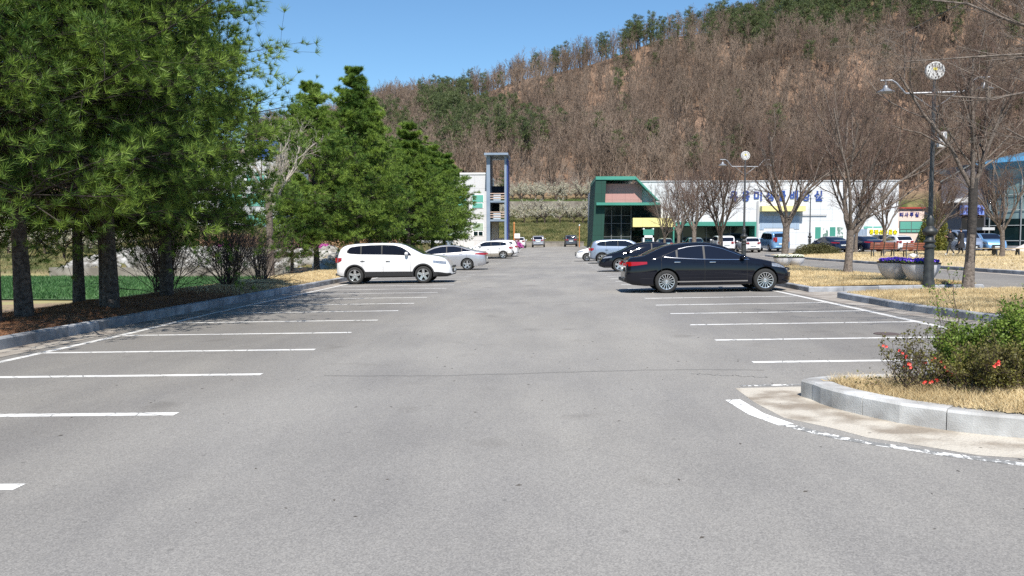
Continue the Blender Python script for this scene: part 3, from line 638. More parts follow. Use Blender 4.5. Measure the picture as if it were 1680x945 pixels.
# half-dead tree at the left with pale bare boughs
(V0, F0), cr, mi = skeleton_bare(44, H=8.5, fork=3.6, nlimb=5, r0=.16, dens=.9, spread=38)
o = empty('pale_bare_tree', (-12.6, 35.5, float(vz(np.array(-12.6), np.array(35.5)))))
tag(o, 'pale-limbed bare tree between the leafless bushes and the far pines', 'bare tree')
pb = mat('pale_bark', (.26, .23, .19), .9, var=(.42, .38, .33), vs=8); mesh_np('trunk', V0, F0, M['graybark'], o, True); mesh_np('crown', cr[0], cr[1], pb, o, True)
# leafless bushes
def bush(name, seed, n=34, h=1.9, sp=28):
    rng = np.random.default_rng(seed); K = 6; P = np.zeros((n, K, 3)); az = rng.uniform(0, 6.28, n); t = np.radians(np.abs(rng.normal(0, sp, n))); hh = h*rng.uniform(.7, 1.1, n); s = np.linspace(0, 1, K)
    b = rng.uniform(-.25, .25, (n, 2)); P[:, :, 0] = b[:, :1]+np.outer(hh*np.sin(t)*np.cos(az), s)[:, :]*1.1; P[:, :, 1] = b[:, 1:]+np.outer(hh*np.sin(t)*np.sin(az), s)*1.1; P[:, :, 2] = np.outer(hh*np.cos(t), s)+.12*np.sin(s*3)
    P[:, 1:] += rng.normal(0, .04, (n, K-1, 3)); Rr = rng.uniform(.008, .018, n)[:, None]*np.linspace(1, .4, K)[None]
    a2 = level(rng, P, Rr, 7, .15, .98, 28, 9, .45, .6, .15, .1, 4, .4); a3 = level(rng, *a2, 5, .15, 1, 32, 10, .5, .7, .12, .12, 3, .5); 
    a3[1][:] = np.maximum(a3[1], .0035); a2[1][:] = np.maximum(a2[1], .004)
    Vq, Fq = merge([tubes(P, Rr, 4), tubes(*a2, 3), tubes(*a3, 3)]); return mesh_np(name, Vq, Fq, M['bushtwig'])
for sd_, x, y, h, n, lb in [(1, -11.9, 24.2, 2.5, 70, 'largest leafless bush, nearest to the slim pine trunk'), (2, -10.9, 26.8, 2.4, 65, 'leafless bush in the middle of the three by the kerb'), (3, -11.0, 30, 1.9, 45, 'smaller leafless bush beside the pale-limbed tree')]:
    o = bush('leafless_bush', sd_, n, h, 36); put(o, x, y, float(vz(np.array(x), np.array(y)))-.05, 0, 1, lb); tag(o, cat='bush', group='leafless bushes on the left verge')
# pear orchards
def pear(seed):
    rng = np.random.default_rng(seed); tr = np.zeros((1, 4, 3)); tr[0, :, 2] = [-.1, .3, .55, .8]; tr[0, :, 0] = [0, .03, -.02, .04]; rt_ = np.array([[.11, .09, .085, .09]])
    l1 = level(rng, tr, rt_, 6, .7, 1, 55, 8, 1, .6, .1, .14, 5, .5, absl=1.7, lend=0); l2 = level(rng, *l1, 6, .2, 1, 45, 12, .6, .6, .22, .12, 4, .4); l3 = level(rng, *l2, 4, .15, 1, 35, 12, .6, .7, .35, .12, 3, .5)
    l3[1][:] = np.maximum(l3[1], .007); root = empty('pear_tree'); V0, F0 = tubes(tr, rt_, 7); mesh_np('trunk', V0, F0, M['bushtwig'], root, True)
    Vb, Fb = merge([tubes(*l1, 5), tubes(*l2, 3), tubes(*l3, 3)]); Fb = tris_of(Fb)
    pos = np.concatenate([l3[0][:, -1], l3[0][:, 1], l2[0][:, 2], l2[0][:, -1]]); pos = np.repeat(pos, 5, 0)+rng.normal(0, .07, (len(pos)*5, 3)); n = len(pos)
    a = nrm(rng.normal(0, 1, (n, 3))); b_ = nrm(np.cross(a, rng.normal(0, 1, (n, 3)))); s = rng.uniform(.03, .065, n)[:, None]
    Vn = np.stack([pos-a*s, pos+a*s, pos+b_*s*1.5], 1).reshape(-1, 3)
    mesh_np('crown', np.concatenate([Vb, Vn]), np.concatenate([Fb, np.arange(3*n).reshape(-1, 3)+len(Vb)]), [M['bushtwig'], M['blossom']], root, False, np.concatenate([np.zeros(len(Fb), int), np.ones(n, int)]))
    return root
prs = [pear(s) for s in (1, 2, 3)]; used = [False]*3; rr = random.Random(5)
def addpear(x, y, lb, gr, s):
    k = rr.randrange(3); o = prs[k] if not used[k] else copy_tree(prs[k]); used[k] = True
    put(o, x, y, float(terrain(x, y)), rr.uniform(0, 6.28), s*rr.uniform(.85, 1.1), lb); tag(o, cat='pear tree', group=gr)
for row, y in enumerate((133, 138.5)):
    x = -19+row*1.5
    while x < 14: addpear(x+rr.uniform(-.5, .5), y+rr.uniform(-.6, .6), 'white-blossomed pear tree on the lower terrace beyond the end of the road', 'pear trees of the lower terrace beyond the road', 1.15); x += 2.1
for row, y in enumerate((152, 156)):
    x = -18+row*1.4
    while x < 17: addpear(x+rr.uniform(-.5, .5), y+rr.uniform(-.6, .6), 'white-blossomed pear tree on the upper terrace at the foot of the hill', 'pear trees of the upper terrace at the hill foot', 1.2); x += 2.2
for row, y in enumerate((52, 55.5, 59, 63)):
    x = -29.5-row*1.2
    while x > -48: addpear(x, y+rr.uniform(-.5, .5), 'low white-blossomed pear tree beyond the green crop', 'pear trees beyond the green crop', .95); x -= 2.7
for row, y in enumerate((76, 81, 87, 94)):
    x = -38-row*2
    while x > -68: addpear(x, y+rr.uniform(-.5, .5), 'white-blossomed pear tree in the farther left orchard past the grass strip', 'pear trees of the farther left orchard', 1.1); x -= 3.2
bgm = leafmat('bank_grass_blades', (.06, .085, .022), (.27, .25, .11), .5, .2)
tag(blades('bank_grass', 70000, area(-12, 12, 118.6, 146, terrain), .30, .07, bgm, 41, .5), 'rough green and straw grass on the bank beyond the road end', 'grass')
tag(blades('terrace_grass', 30000, area(-22, 22, 147.5, 156, terrain), .25, .07, leafmat('terrace_grass_blades', (.07, .11, .03), (.20, .26, .08), .5, .2), 42, .4), 'green grass under the upper pear trees at the hill foot', 'grass')
tag(blades('orchard_grass', 60000, area(-62, -28, 45.5, 92, terrain), .16, .05, bgm, 43, .5), 'rough grass between the pear trees beyond the crop field', 'grass')
# ------------------------------------------------------------------ the hill wood
def hill_bare(seed, H=10):
    rng = np.random.default_rng(seed); K = 5; tr = np.zeros((1, K, 3)); tr[0, :, 2] = np.linspace(-.5, H*.75, K); tr[0, :, :2] += rng.normal(0, .22, (K, 2)); r_ = (H*.013*np.array([1.2, 1, .8, .55, .3]))[None]
    l1 = level(rng, tr, r_, 11, .28, 1, 32, 8, .42, .5, .12, .1, 4, .35, lend=.3); l2 = level(rng, *l1, 6, .2, 1, 33, 10, .5, .55, .14, .12, 3, .5); l3 = level(rng, *l2, 6, .15, 1, 34, 10, .6, .6, .1, .12, 2, .5)
    l2[1][:] = np.maximum(l2[1], .016)
    Vb, Fb = merge([tubes(tr, r_, 4), tubes(*l1, 3), tubes(*l2, 3)]); Fb = tris_of(Fb)
    a = l3[0][:, 0]; b_ = l3[0][:, 1]; pp = nrm(np.cross(b_-a, rng.normal(0, 1, a.shape)))*.028; n = len(a)
    Vn = np.stack([a-pp, a+pp, b_], 1).reshape(-1, 3)
    return np.concatenate([Vb, Vn]), np.concatenate([Fb, np.arange(3*n).reshape(-1, 3)+len(Vb)])
def hill_pine(seed, H=10):
    rng = np.random.default_rng(seed); K = 5; tr = np.zeros((1, K, 3)); tr[0, :, 2] = np.linspace(-.5, H, K); tr[0, :, :2] += rng.normal(0, .25, (K, 2)); r_ = (H*.014*np.array([1.2, 1, .8, .55, .15]))[None]
    l1 = level(rng, tr, r_, 22, .35, 1, 70, 10, .27, .4, .12, .1, 4, .4, lend=.55); l2 = level(rng, *l1, 5, .3, 1, 40, 10, .5, .6, .1, .12, 3, .5, flat=.5)
    Vb, Fb = merge([tubes(tr, r_, 4), tubes(*l1, 3)]); Fb = tris_of(Fb); pos = np.concatenate([l2[0][:, -1], l2[0][:, 1], l1[0][:, -1]]); pos = np.repeat(pos, 11, 0)+rng.normal(0, .24, (len(pos)*11, 3))*np.array([1, 1, .55]); n = len(pos)
    a = nrm(rng.normal(0, 1, (n, 3))); b_ = nrm(np.cross(a, rng.normal(0, 1, (n, 3)))); s = rng.uniform(.06, .16, n)[:, None]
    Vn = np.stack([pos-a*s*.5, pos+a*s*.5, pos+b_*s*2.0+np.array([0, 0, .05])], 1).reshape(-1, 3)
    return (np.concatenate([Vb, Vn]), np.concatenate([Fb, np.arange(3*n).reshape(-1, 3)+len(Vb)]), len(Fb))
HB = [hill_bare(s) for s in range(6)]; HP = [hill_pine(s) for s in range(4)]
rng = np.random.default_rng(99)
def scatter(n, y0, y1, xf0, xf1):
    y = rng.uniform(y0, y1, n); x = xf0(y)+(xf1(y)-xf0(y))*rng.uniform(0, 1, n); return x, y
def green_density(x, y):        # where the evergreens stand on the hill (seen position in the photograph decides the world place)
    z = terrain(x, y); u = 898+F*x/y; v = 396-F*(z-CAMZ)/y
    g = lambda cu, cv, su, sv, a: a*np.exp(-((u-cu)/su)**2-((v-cv)/sv)**2)
    return g(1340, 30, 150, 50, .8)+g(1500, 0, 110, 45, .7)+g(1230, 85, 30, 16, .7)+g(1040, 88, 55, 26, .75)+g(740, 225, 34, 45, .8)+g(700, 200, 18, 20, .5)+g(1330, 60, 90, 20, .35)+g(810, 240, 30, 30, .45)+g(900, 110, 30, 14, .3)+g(640, 235, 35, 25, .3)+g(1150, 70, 40, 18, .3)+g(880, 255, 20, 25, .3)+.012
def build_wood(kind, x, y, name, m, lib, pinek=False, hs=(.7, 1.25)):
    Vs = []; Fs = []; mi = []; o_ = 0; z = terrain(x, y)
    for i in range(len(x)):
        e = lib[rng.integers(len(lib))]; a = rng.uniform(0, 6.28); s = rng.uniform(*hs); ca, sa = math.cos(a)*s, math.sin(a)*s
        V = e[0]; W = np.empty(V.shape, np.float32); W[:, 0] = V[:, 0]*ca-V[:, 1]*sa+x[i]; W[:, 1] = V[:, 0]*sa+V[:, 1]*ca+y[i]; W[:, 2] = V[:, 2]*s*rng.uniform(.9, 1.1)+z[i]
        Vs.append(W); Fs.append(e[1]+o_); o_ += len(W)
        if pinek: q = np.zeros(len(e[1]), int); q[:e[2]] = 1; mi.append(q)
    return mesh_np(name, np.concatenate(Vs), np.concatenate(Fs), m, mi=np.concatenate(mi) if pinek else None)
x, y = scatter(6200, 163, 312, lambda y: -.36*y-4, lambda y: .62*y+4)
bnk = rng.uniform(0, 1, len(x)); gd = green_density(x, y); isg = bnk < gd
# sparser low on the slope where the leaf litter shows through
u = 898+F*x/y; zz = terrain(x, y); v = 396-F*(zz-CAMZ)/y
spar = np.exp(-((u-860)/110)**2-((v-290)/40)**2)*.8+np.exp(-((u-830)/60)**2-((v-190)/30)**2)*.45+np.exp(-((u-1010)/80)**2-((v-175)/45)**2)*.45
keep = rng.uniform(0, 1, len(x)) > spar
ox = ~isg & keep & ~((u < 770) & (v > 330)); hx, hy = x[ox], y[ox]
tag(build_wood('bare', hx, hy, 'hill_wood', M['woodtwig'], HB), 'mass of leafless brown trees covering the hillside', 'wood', kind='stuff')
gx_, gy_ = x[isg], y[isg]
ex, ey = scatter(1600, 190, 312, lambda y: -.36*y-4, lambda y: .62*y+4); gk = rng.uniform(0, 1, len(ex)) < green_density(ex, ey)-.02
gx_ = np.concatenate([gx_, ex[gk]]); gy_ = np.concatenate([gy_, ey[gk]])
tag(build_wood('pine', gx_, gy_, 'hill_evergreens', [M['needle2'], M['bark']], HP, True, (.65, 1.1)), 'dark green pines mixed into the brown hill wood', 'wood', kind='stuff')
# scrub at the foot of the hill
x, y = scatter(900, 159, 182, lambda y: -.10*y, lambda y: .20*y); tag(build_wood('bare', x, y, 'hill_scrub', mat('scrub_twigs', (.2, .16, .13), .9, var=(.36, .30, .25), vs=.2), HB, hs=(.16, .32)), 'tangled grey-brown scrub at the foot of the hill', 'scrub', kind='stuff')
# individual hill trees that stand out
dk = mat('dark_trunks', (.045, .035, .03), .95)
def single(lib, u_, v_, Y_, s, m, nm, lb, cat, pinek=False, rz=0):
    p = at(u_, v_, Y_); e = lib; root = empty(nm, (p.x, Y_, float(terrain(p.x, Y_))), rz); root.scale = (s, s, s)
    mesh_np('crown', e[0], e[1], m, root, mi=(np.concatenate([np.ones(e[2], int), np.zeros(len(e[1])-e[2], int)]) if pinek else None)); tag(root, lb, cat); return root
pn = [M['needle2'], M['bark']]
def grp(o, g): tag(o, group=g)
for k, (u_, Y_, s, lb) in enumerate([(1012, 172, 1.0, 'lone twisted pine with a bare stem on the slope above the green-framed hall'), (878, 292, 1.0, 'pointed dark pine on the skyline above the stair tower'), (912, 295, .9, 'small dark pine on the skyline right of the pointed one'), (956, 296, .95, 'spindly dark pine on the skyline left of the evergreen clump'), (1075, 292, 1.15, 'dark round-topped pine on the skyline above the hall corner'), (826, 153, .55, 'small bright pine seen through the stair tower frame'), (745, 215, 1.35, 'large dark pine on the lower slope left of the stair tower')]):
    o = single(HP[k % 4], u_, 300, Y_, s, pn, 'hill_pine', lb, 'pine tree', True, k*1.3)
    tr_, r__ = (np.array([[[0, 0, -.6], [.1, 0, 2], [-.1, .1, 4.5], [.05, 0, 7], [0, 0, 9]]]), np.array([[.17, .15, .12, .09, .04]])); Vt, Ft = tubes(tr_, r__, 6); mesh_np('trunk', Vt, Ft, M['bark'], o, True)
for k in range(26):
    u_ = [805, 838, 872, 905, 930, 985, 1045, 1075, 1110, 1150, 1190, 1235, 1270, 1300, 1340, 1375, 1410, 1440, 1475, 1500, 1535, 1570, 1610, 1650, 1665, 1130][k]; Y_ = 168+(k*7.3) % 34
    p = at(u_, 300, Y_); root = empty('hillside_tree', (p.x, Y_, float(terrain(p.x, Y_))), k*1.7)
    s = .85+.5*((k*.37) % 1); root.scale = (s, s, s); e = HB[k % 6]
    if k < 6:
        Kt = 5; nf = 4*4*2; Ft0 = e[1][:nf//2]; mesh_np('crown', e[0], e[1], dk, root)
    else:
        c0 = [c for c in bpy.data.objects['hillside_tree' if k % 6 == 0 else 'hillside_tree.%03d' % (k % 6)].children if c.name.startswith('crown')][0]; c = c0.copy(); COL.objects.link(c); c.parent = root
    tag(root, 'dark-limbed bare tree standing out in front of the hillside wood', 'bare tree', 'dark bare trees along the foot of the hill')
# ------------------------------------------------------------------ cars
def carpaint(name, col, metal=0, rough=.3):
    m = mat(name, col, .55 if max(col) < .05 else rough, metal, coat=1.0, spec=.0 if max(col) < .05 else .4); m.node_tree.nodes['Principled BSDF'].inputs['Coat IOR'].default_value = 1.45; return m
CM = dict(glass=mat('tinted_glass', (.008, .010, .018), .02, spec=.42), rubber=mat('tyre_rubber', (.02, .02, .02), .85), alloy=mat('alloy', (.62, .62, .63), .28, .85), dark=mat('dark_plastic', (.018, .018, .02), .6), wheelwell=mat('wheel_well', (.008, .008, .008), .95),
    chrome=mat('chrome', (.75, .75, .76), .12, 1.0), red=mat('red_lens', (.26, .004, .005), .12, coat=1), lamp=mat('clear_lens', (.24, .25, .27), .12, .5, coat=1, var=(.42, .43, .45), vs=14), plate=mat('plate_white', (.7, .72, .7), .4), seam=mat('door_seam', (.01, .01, .01), .8), plateink=mat('plate_ink', (.02, .02, .03), .5), blue=mat('blue_sticker', (.25, .45, .8), .5))
PT = dict(white=carpaint('white_car_paint', (.66, .66, .67)), black=carpaint('black_car_paint', (.006, .007, .012)), silver=carpaint('silver_car_paint', (.42, .42, .44), .55, .32), blueblack=carpaint('dark_blue_car_paint', (.012, .018, .045), .2), greyblue=carpaint('blue_grey_car_paint', (.26, .31, .40), .5, .32), sky=carpaint('light_blue_car_paint', (.17, .33, .55), .3, .3), darkgrey=carpaint('dark_grey_car_paint', (.09, .095, .11), .5), teal=carpaint('teal_car_paint', (.03, .09, .12), .3), beige=carpaint('beige_lower_paint', (.36, .33, .28), .4))
PROF = {
 'sedan': dict(L=4.85, W=1.86, wb=2.86, fo=.80, wr=.335, sill=.21, top=[(0, .46), (.004, .62), (.010, .82), (.018, .96), (.03, 1.04), (.075, 1.075), (.124, 1.12), (.178, 1.235), (.23, 1.34), (.28, 1.405), (.345, 1.45), (.446, 1.475), (.527, 1.445), (.58, 1.38), (.648, 1.245), (.70, 1.12), (.748, 1.02), (.815, .955), (.88, .885), (.936, .80), (.972, .68), (.99, .57), (1.0, .44)],
   belt=[(0, .82), (.15, .98), (.3, .99), (.6, .97), (.78, .93), (.9, .82), (1, .58)], roofw=.60,
   dlo=[(.225, 1.075, 1.085), (.26, 1.055, 1.15), (.32, 1.03, 1.27), (.38, 1.01, 1.335), (.453, .99, 1.36), (.513, .98, 1.35), (.58, .97, 1.275), (.64, .965, 1.16), (.69, .96, 1.06), (.735, .957, .965)], cuts=[.31, .473], ws=(.555, .75), rw=(.115, .31), hl=(.875, .982, .66, .84), tl=(.006, .13, .80, .925), doors=[.215, .473, .725], handle=[(.31, .90), (.52, .885)], spokes=15, z0trunk=.1),
 'sedan2': dict(L=4.82, W=1.83, wb=2.79, fo=.95, wr=.33, sill=.21, top=[(0, .45), (.004, .62), (.012, .86), (.025, 1.0), (.06, 1.07), (.12, 1.12), (.2, 1.22), (.28, 1.34), (.37, 1.43), (.46, 1.47), (.55, 1.45), (.62, 1.38), (.70, 1.23), (.77, 1.06), (.81, 1.0), (.88, .92), (.94, .81), (.98, .68), (1.0, .44)],
   belt=[(0, .85), (.15, .99), (.3, .98), (.6, .95), (.78, .92), (.9, .80), (1, .56)], roofw=.60,
   dlo=[(.185, 1.10, 1.12), (.24, 1.07, 1.20), (.30, 1.05, 1.30), (.38, 1.03, 1.375), (.46, 1.01, 1.39), (.54, .99, 1.37), (.62, .97, 1.28), (.70, .95, 1.12), (.75, .94, .97)], cuts=[.29, .47], ws=(.63, .80), rw=(.10, .34), hl=(.88, .985, .66, .79), tl=(.004, .13, .86, .98), doors=[.23, .47, .745], handle=[(.30, .96), (.50, .93)], spokes=5),
 'mpv': dict(L=4.66, W=1.84, wb=2.75, fo=1.12, wr=.345, sill=.25, top=[(0, .50), (.003, .70), (.006, .95), (.015, 1.12), (.03, 1.30), (.05, 1.46), (.085, 1.555), (.14, 1.60), (.3, 1.635), (.45, 1.63), (.54, 1.605), (.60, 1.55), (.655, 1.42), (.71, 1.28), (.76, 1.165), (.83, 1.115), (.90, 1.05), (.945, .96), (.972, .82), (.988, .68), (.996, .56), (1.0, .44)],
   belt=[(0, 1.0), (.1, 1.13), (.3, 1.12), (.6, 1.08), (.78, 1.02), (.9, .92), (1, .62)], roofw=.68,
   dlo=[(.105, 1.27, 1.33), (.13, 1.225, 1.47), (.2, 1.20, 1.515), (.3, 1.185, 1.54), (.42, 1.17, 1.545), (.52, 1.15, 1.52), (.58, 1.135, 1.43), (.63, 1.12, 1.28), (.655, 1.11, 1.14)], cuts=[.225, .405], ws=(.565, .765), rw=(.012, .052), hl=(.845, .955, .74, .91), tl=(.012, .055, .86, 1.06), doors=[.235, .415, .65], handle=[(.24, .92), (.46, .90)], spokes=5, clad=True),
 'small': dict(L=4.1, W=1.70, wb=2.52, fo=.82, wr=.30, sill=.22, top=[(0, .46), (.005, .7), (.015, .95), (.05, 1.1), (.1, 1.28), (.16, 1.4), (.26, 1.46), (.42, 1.48), (.54, 1.44), (.62, 1.34), (.7, 1.18), (.77, 1.02), (.84, .95), (.92, .86), (.97, .74), (.99, .6), (1, .45)],
   belt=[(0, .86), (.15, .98), (.5, .96), (.78, .9), (.9, .8), (1, .56)], roofw=.62,
   dlo=[(.14, 1.09, 1.14), (.18, 1.06, 1.3), (.28, 1.04, 1.38), (.42, 1.02, 1.4), (.54, 1.0, 1.36), (.62, .98, 1.24), (.70, .96, 1.04), (.72, .96, .99)], cuts=[.27, .45], ws=(.575, .77), rw=(.03, .14), hl=(.87, .98, .66, .8), tl=(.006, .06, .84, 1.0), doors=[.26, .46, .7], handle=[(.3, .87), (.49, .86)], spokes=9),
 'van': dict(L=5.0, W=1.90, wb=3.0, fo=.9, wr=.34, sill=.26, top=[(0, .52), (.002, .8), (.006, 1.1), (.018, 1.45), (.035, 1.75), (.06, 1.87), (.12, 1.92), (.4, 1.93), (.66, 1.90), (.74, 1.78), (.82, 1.48), (.88, 1.22), (.93, 1.08), (.97, .92), (.99, .7), (1, .5)],
   belt=[(0, 1.1), (.1, 1.17), (.6, 1.15), (.85, 1.05), (.95, .9), (1, .66)], roofw=.76,
   dlo=[(.06, 1.22, 1.68), (.1, 1.22, 1.74), (.3, 1.22, 1.77), (.55, 1.2, 1.77), (.68, 1.18, 1.74), (.74, 1.16, 1.62), (.82, 1.14, 1.32), (.84, 1.13, 1.2)], cuts=[.32, .56], ws=(.70, .87), rw=(.014, .045), hl=(.90, .975, .78, .95), tl=(.004, .02, .95, 1.4), doors=[.33, .57, .83], handle=[(.37, 1.02), (.6, 1.02)], spokes=7)}
_carcache = {}
def make_car(kind, paint, name='parked_car', lower=None):
    p = PROF[kind]; L, W = p['L'], p['W']; tp = np.array(p['top']); bl = np.array(p['belt'])
    seg = np.r_[0, np.cumsum(np.hypot(np.diff(tp[:, 0])*L, np.diff(tp[:, 1])))]
    # smooth the silhouette by cubic hermite over arc length
    NS = 90; s = np.linspace(0, seg[-1], NS)
    def herm(y):
        m_ = np.gradient(y, seg); k = np.clip(np.searchsorted(seg, s, 'right')-1, 0, len(seg)-2); h = seg[k+1]-seg[k]; t = (s-seg[k])/h
        return (2*t**3-3*t**2+1)*y[k]+(t**3-2*t**2+t)*h*m_[k]+(-2*t**3+3*t**2)*y[k+1]+(t**3-t**2)*h*m_[k+1]
    fx = np.maximum.accumulate(herm(tp[:, 0]))+np.arange(NS)*1e-6; fz_ = herm(tp[:, 1]); H = fz_.max()
    if p.get('clad') or kind == 'van': fx = np.clip(fx, 0, 1)
    def sec(f, zt):
        plan = np.interp(f, [0, .01, .03, .08, .18, .5, .82, .9, .95, .98, 1], [.70, .80, .88, .955, .99, 1.0, .99, .955, .89, .79, .62]); w_ = W/2*plan
        zs = np.interp(f, [0, .04, .12, .88, .96, 1], [p['sill']+.12, p['sill']+.04, p['sill'], p['sill'], p['sill']+.0, p['sill']+.06])
        b = min(np.interp(f, bl[:, 0], bl[:, 1]), zt-.05); zbelt = np.interp(f, bl[:, 0], bl[:, 1])
        c = np.clip((zt-zbelt-.06)/(H-1.02 if kind != 'van' else .7), 0, 1); c = c**.7; wr = (w_*.90)*(1-c)+min(w_*.96, W/2*(p['roofw']+.12))*c; wr = min(wr, w_*.93)
        ze = zt-.025-.055*c; pts = [(w_*.90, zs), (w_*.965, zs+.05), (w_*.99, zs+.28*(b-zs)), (w_*1.0, zs+.55*(b-zs)), (w_*.992, zs+.75*(b-zs)), (w_*.975, zs+.9*(b-zs)), (w_*.945, b)]
        for k in (.33, .66): pts.append((w_*.945+(wr-w_*.945)*k+.012*c*math.sin(k*3.14), b+(ze-b)*k))
        pts += [(wr, ze), (wr*.955, zt-.012-.03*c), (wr*.86, zt-.006-.012*c), (wr*.6, zt-.003*c-.001), (wr*.3, zt), (0, zt+.001)]
        return pts
    secs = [sec(a, b) for a, b in zip(fx, fz_)]; n = len(secs[0]); X0 = L/2
    G = np.array([[(f*L-X0, y, z) for y, z in sc_] for f, sc_ in zip(fx, secs)])        # NS,n,3
    mb = MB(); vs = []; 
    for i in range(NS):
        vs += [tuple(q) for q in G[i]]+[(q[0], -q[1], q[2]) for q in G[i][:-1][::-1]]
    nn = 2*n-1; fs = []; mm = []
    for i in range(NS-1):
        for j in range(nn-1): fs.append((i*nn+j, i*nn+j+1, (i+1)*nn+j+1, (i+1)*nn+j))
        fs.append((i*nn+nn-1, i*nn, (i+1)*nn, (i+1)*nn+nn-1))
    def cap(i, sx):
        c = len(vs); b_ = i*nn; cx = vs[b_][0]+sx
        ring = [(cx, q[1]*.8, .5*(q[2]-.55)*1.5+.55 if False else q[2]*.94+.03) for q in vs[b_:b_+nn]]; vs.extend(ring)
        for j in range(nn): fs.append((b_+j, b_+(j+1) % nn, c+(j+1) % nn, c+j))
        for j in range(n-1): fs.append((c+j, c+j+1, c+nn-2-j, c+nn-1-j) if j < n-2 else (c+j, c+j+1, c+nn-1-j))
    cap(0, -.035); cap(NS-1, .04); mb.add(vs, fs, 0)
    body = mb.build('body', [PT[paint] if isinstance(paint, str) else paint, CM['wheelwell'], CM['dark'] if lower is None else lower], smooth=True, sharp=50)
    xw = [X0-p['fo'], X0-p['fo']-p['wb']]; r = p['wr']
    cut = MB()
    for x in xw:
        for sgn in (1, -1): cut.tube((x, sgn*(W/2-.30), r+.005), (x, sgn*(W/2+.2), r+.005), r+.055, r+.055, 36, 1)
    co = cut.build('cutter', [CM['wheelwell'], CM['wheelwell']]); md = body.modifiers.new('b', 'BOOLEAN'); md.object = co; md.operation = 'DIFFERENCE'; md.solver = 'EXACT'
    dg = bpy.context.evaluated_depsgraph_get(); me = bpy.data.meshes.new_from_object(body.evaluated_get(dg)); body.modifiers.clear(); old = body.data; body.data = me; bpy.data.meshes.remove(old); bpy.data.objects.remove(co)
    me.set_sharp_from_angle(angle=R_(40))
    if p.get('clad') or lower is not None:      # dark lower cladding
        zc = p['sill']+.16 if lower is None else .60
        for q in me.polygons:
            if q.material_index == 0 and q.center.z < zc and (abs(q.center.x) < L/2-.05 or q.center.z < zc-.05): q.material_index = 2
    root = empty(name); body.parent = root
    def side_y(x, z):
        f = (x+X0)/L; k = int(np.clip(np.searchsorted(fx, f)-1, 0, NS-2)); t = np.clip((f-fx[k])/(fx[k+1]-fx[k]), 0, 1)
        a = G[k]*(1-t)+G[k+1]*t; return float(np.interp(z, a[:10, 2], a[:10, 1]))
    def patch(name, f0, f1, lo, hi, m, off=.006, nx=14, nz=4, both=True, par=None, lab=None):
        out = []
        for sg in ((1, -1) if both else (1,)):
            q = MB(); g = []
            for i in range(nx+1):
                f = f0+(f1-f0)*i/nx; x = f*L-X0; a = lo(f) if callable(lo) else lo; b = hi(f) if callable(hi) else hi
                for j in range(nz+1):
                    z = a+(b-a)*j/nz; g.append((x, sg*(side_y(x, z)+off), z))
            q.add(g, [(i*(nz+1)+j, i*(nz+1)+j+1, (i+1)*(nz+1)+j+1, (i+1)*(nz+1)+j) for i in range(nx) for j in range(nz)], 0)
            q.prism_done = True; out.append(q.build(name, m, par or root, smooth=True))
        return out
    d = np.array(p['dlo']); lo = lambda f: float(np.interp(f, d[:, 0], d[:, 1])); hi = lambda f: float(np.interp(f, d[:, 0], d[:, 2]))
    edges = [d[0, 0]]+p['cuts']+[d[-1, 0]]
    patch('window_trim', d[0, 0]-.003, d[-1, 0]+.003, lambda f: lo(f)-.006, lambda f: hi(f)+.006, CM['dark'], .004, 26, 6)
    if kind == 'sedan':
        patch('chrome_strip', d[0, 0]+.01, d[-1, 0]+.006, lambda f: lo(f)-.018, lambda f: lo(f)-.006, CM['chrome'], .012, 30, 1)
        patch('chrome_strip', d[2, 0], d[-1, 0]-.0, lambda f: hi(f)+.006, lambda f: hi(f)+.017, CM['chrome'], .012, 30, 1)
    for a, b in zip(edges[:-1], edges[1:]): patch('side_window', a+.006, b-.006, lo, hi, CM['glass'], .009, 14, 5)
    for f in p['doors']: patch('door_seam', f, f+.0022, p['sill']+.1, lambda q: min(lo(min(max(q, d[0, 0]), d[-1, 0]))-.02, 1.2), CM['seam'], .003, 1, 8)
    hx0, hx1, hz0, hz1 = p['hl']; patch('headlight', hx0, hx1, lambda f: hz0+(hz1-hz0)*.5*(1-(f-hx0)/(hx1-hx0))**1.0*.9, lambda f: min(hz1-(f-hx0)/(hx1-hx0)*(hz1-hz0)*.35, float(np.interp(f, fx, fz_))-.035), CM['lamp'], .008, 10, 4)
    tx0, tx1, tz0, tz1 = p['tl']; tls = patch('taillight', tx0, tx1, lambda f: tz0+(tz1-tz0)*.45*max(0, (f-tx0)/(tx1-tx0))**1.5, tz1, CM['red'], .009, 8, 4)
    if p.get('clad') and lower is None:
        for x in xw:
            for sg in (1, -1):
                q = MB(); g = []
                for k in range(25):
                    a = math.pi*(-.06+1.12*k/24)
                    for ra in (r+.05, r+.105):
                        xx = x+ra*math.cos(a); z = r+ra*math.sin(a); g.append((xx, sg*(side_y(xx, max(z, .3))+.012), z))
                q.add(g, [(2*k, 2*k+1, 2*k+3, 2*k+2) for k in range(24)], 0); q.build('arch_cladding', CM['dark'], root, smooth=True)
    for f, z in p['handle']:
        for sg in (1, -1):
            x = f*L-X0; y = sg*(side_y(x, z)+.015); q = MB(); q.box(x-.09, x+.09, y-.015, y+.015, z-.016, z+.016, 0, .008); q.build('door_handle', CM['chrome'] if paint in ('white', 'black', 'silver') else CM['dark'], root, smooth=True)
    fm = d[-1, 0]-.035
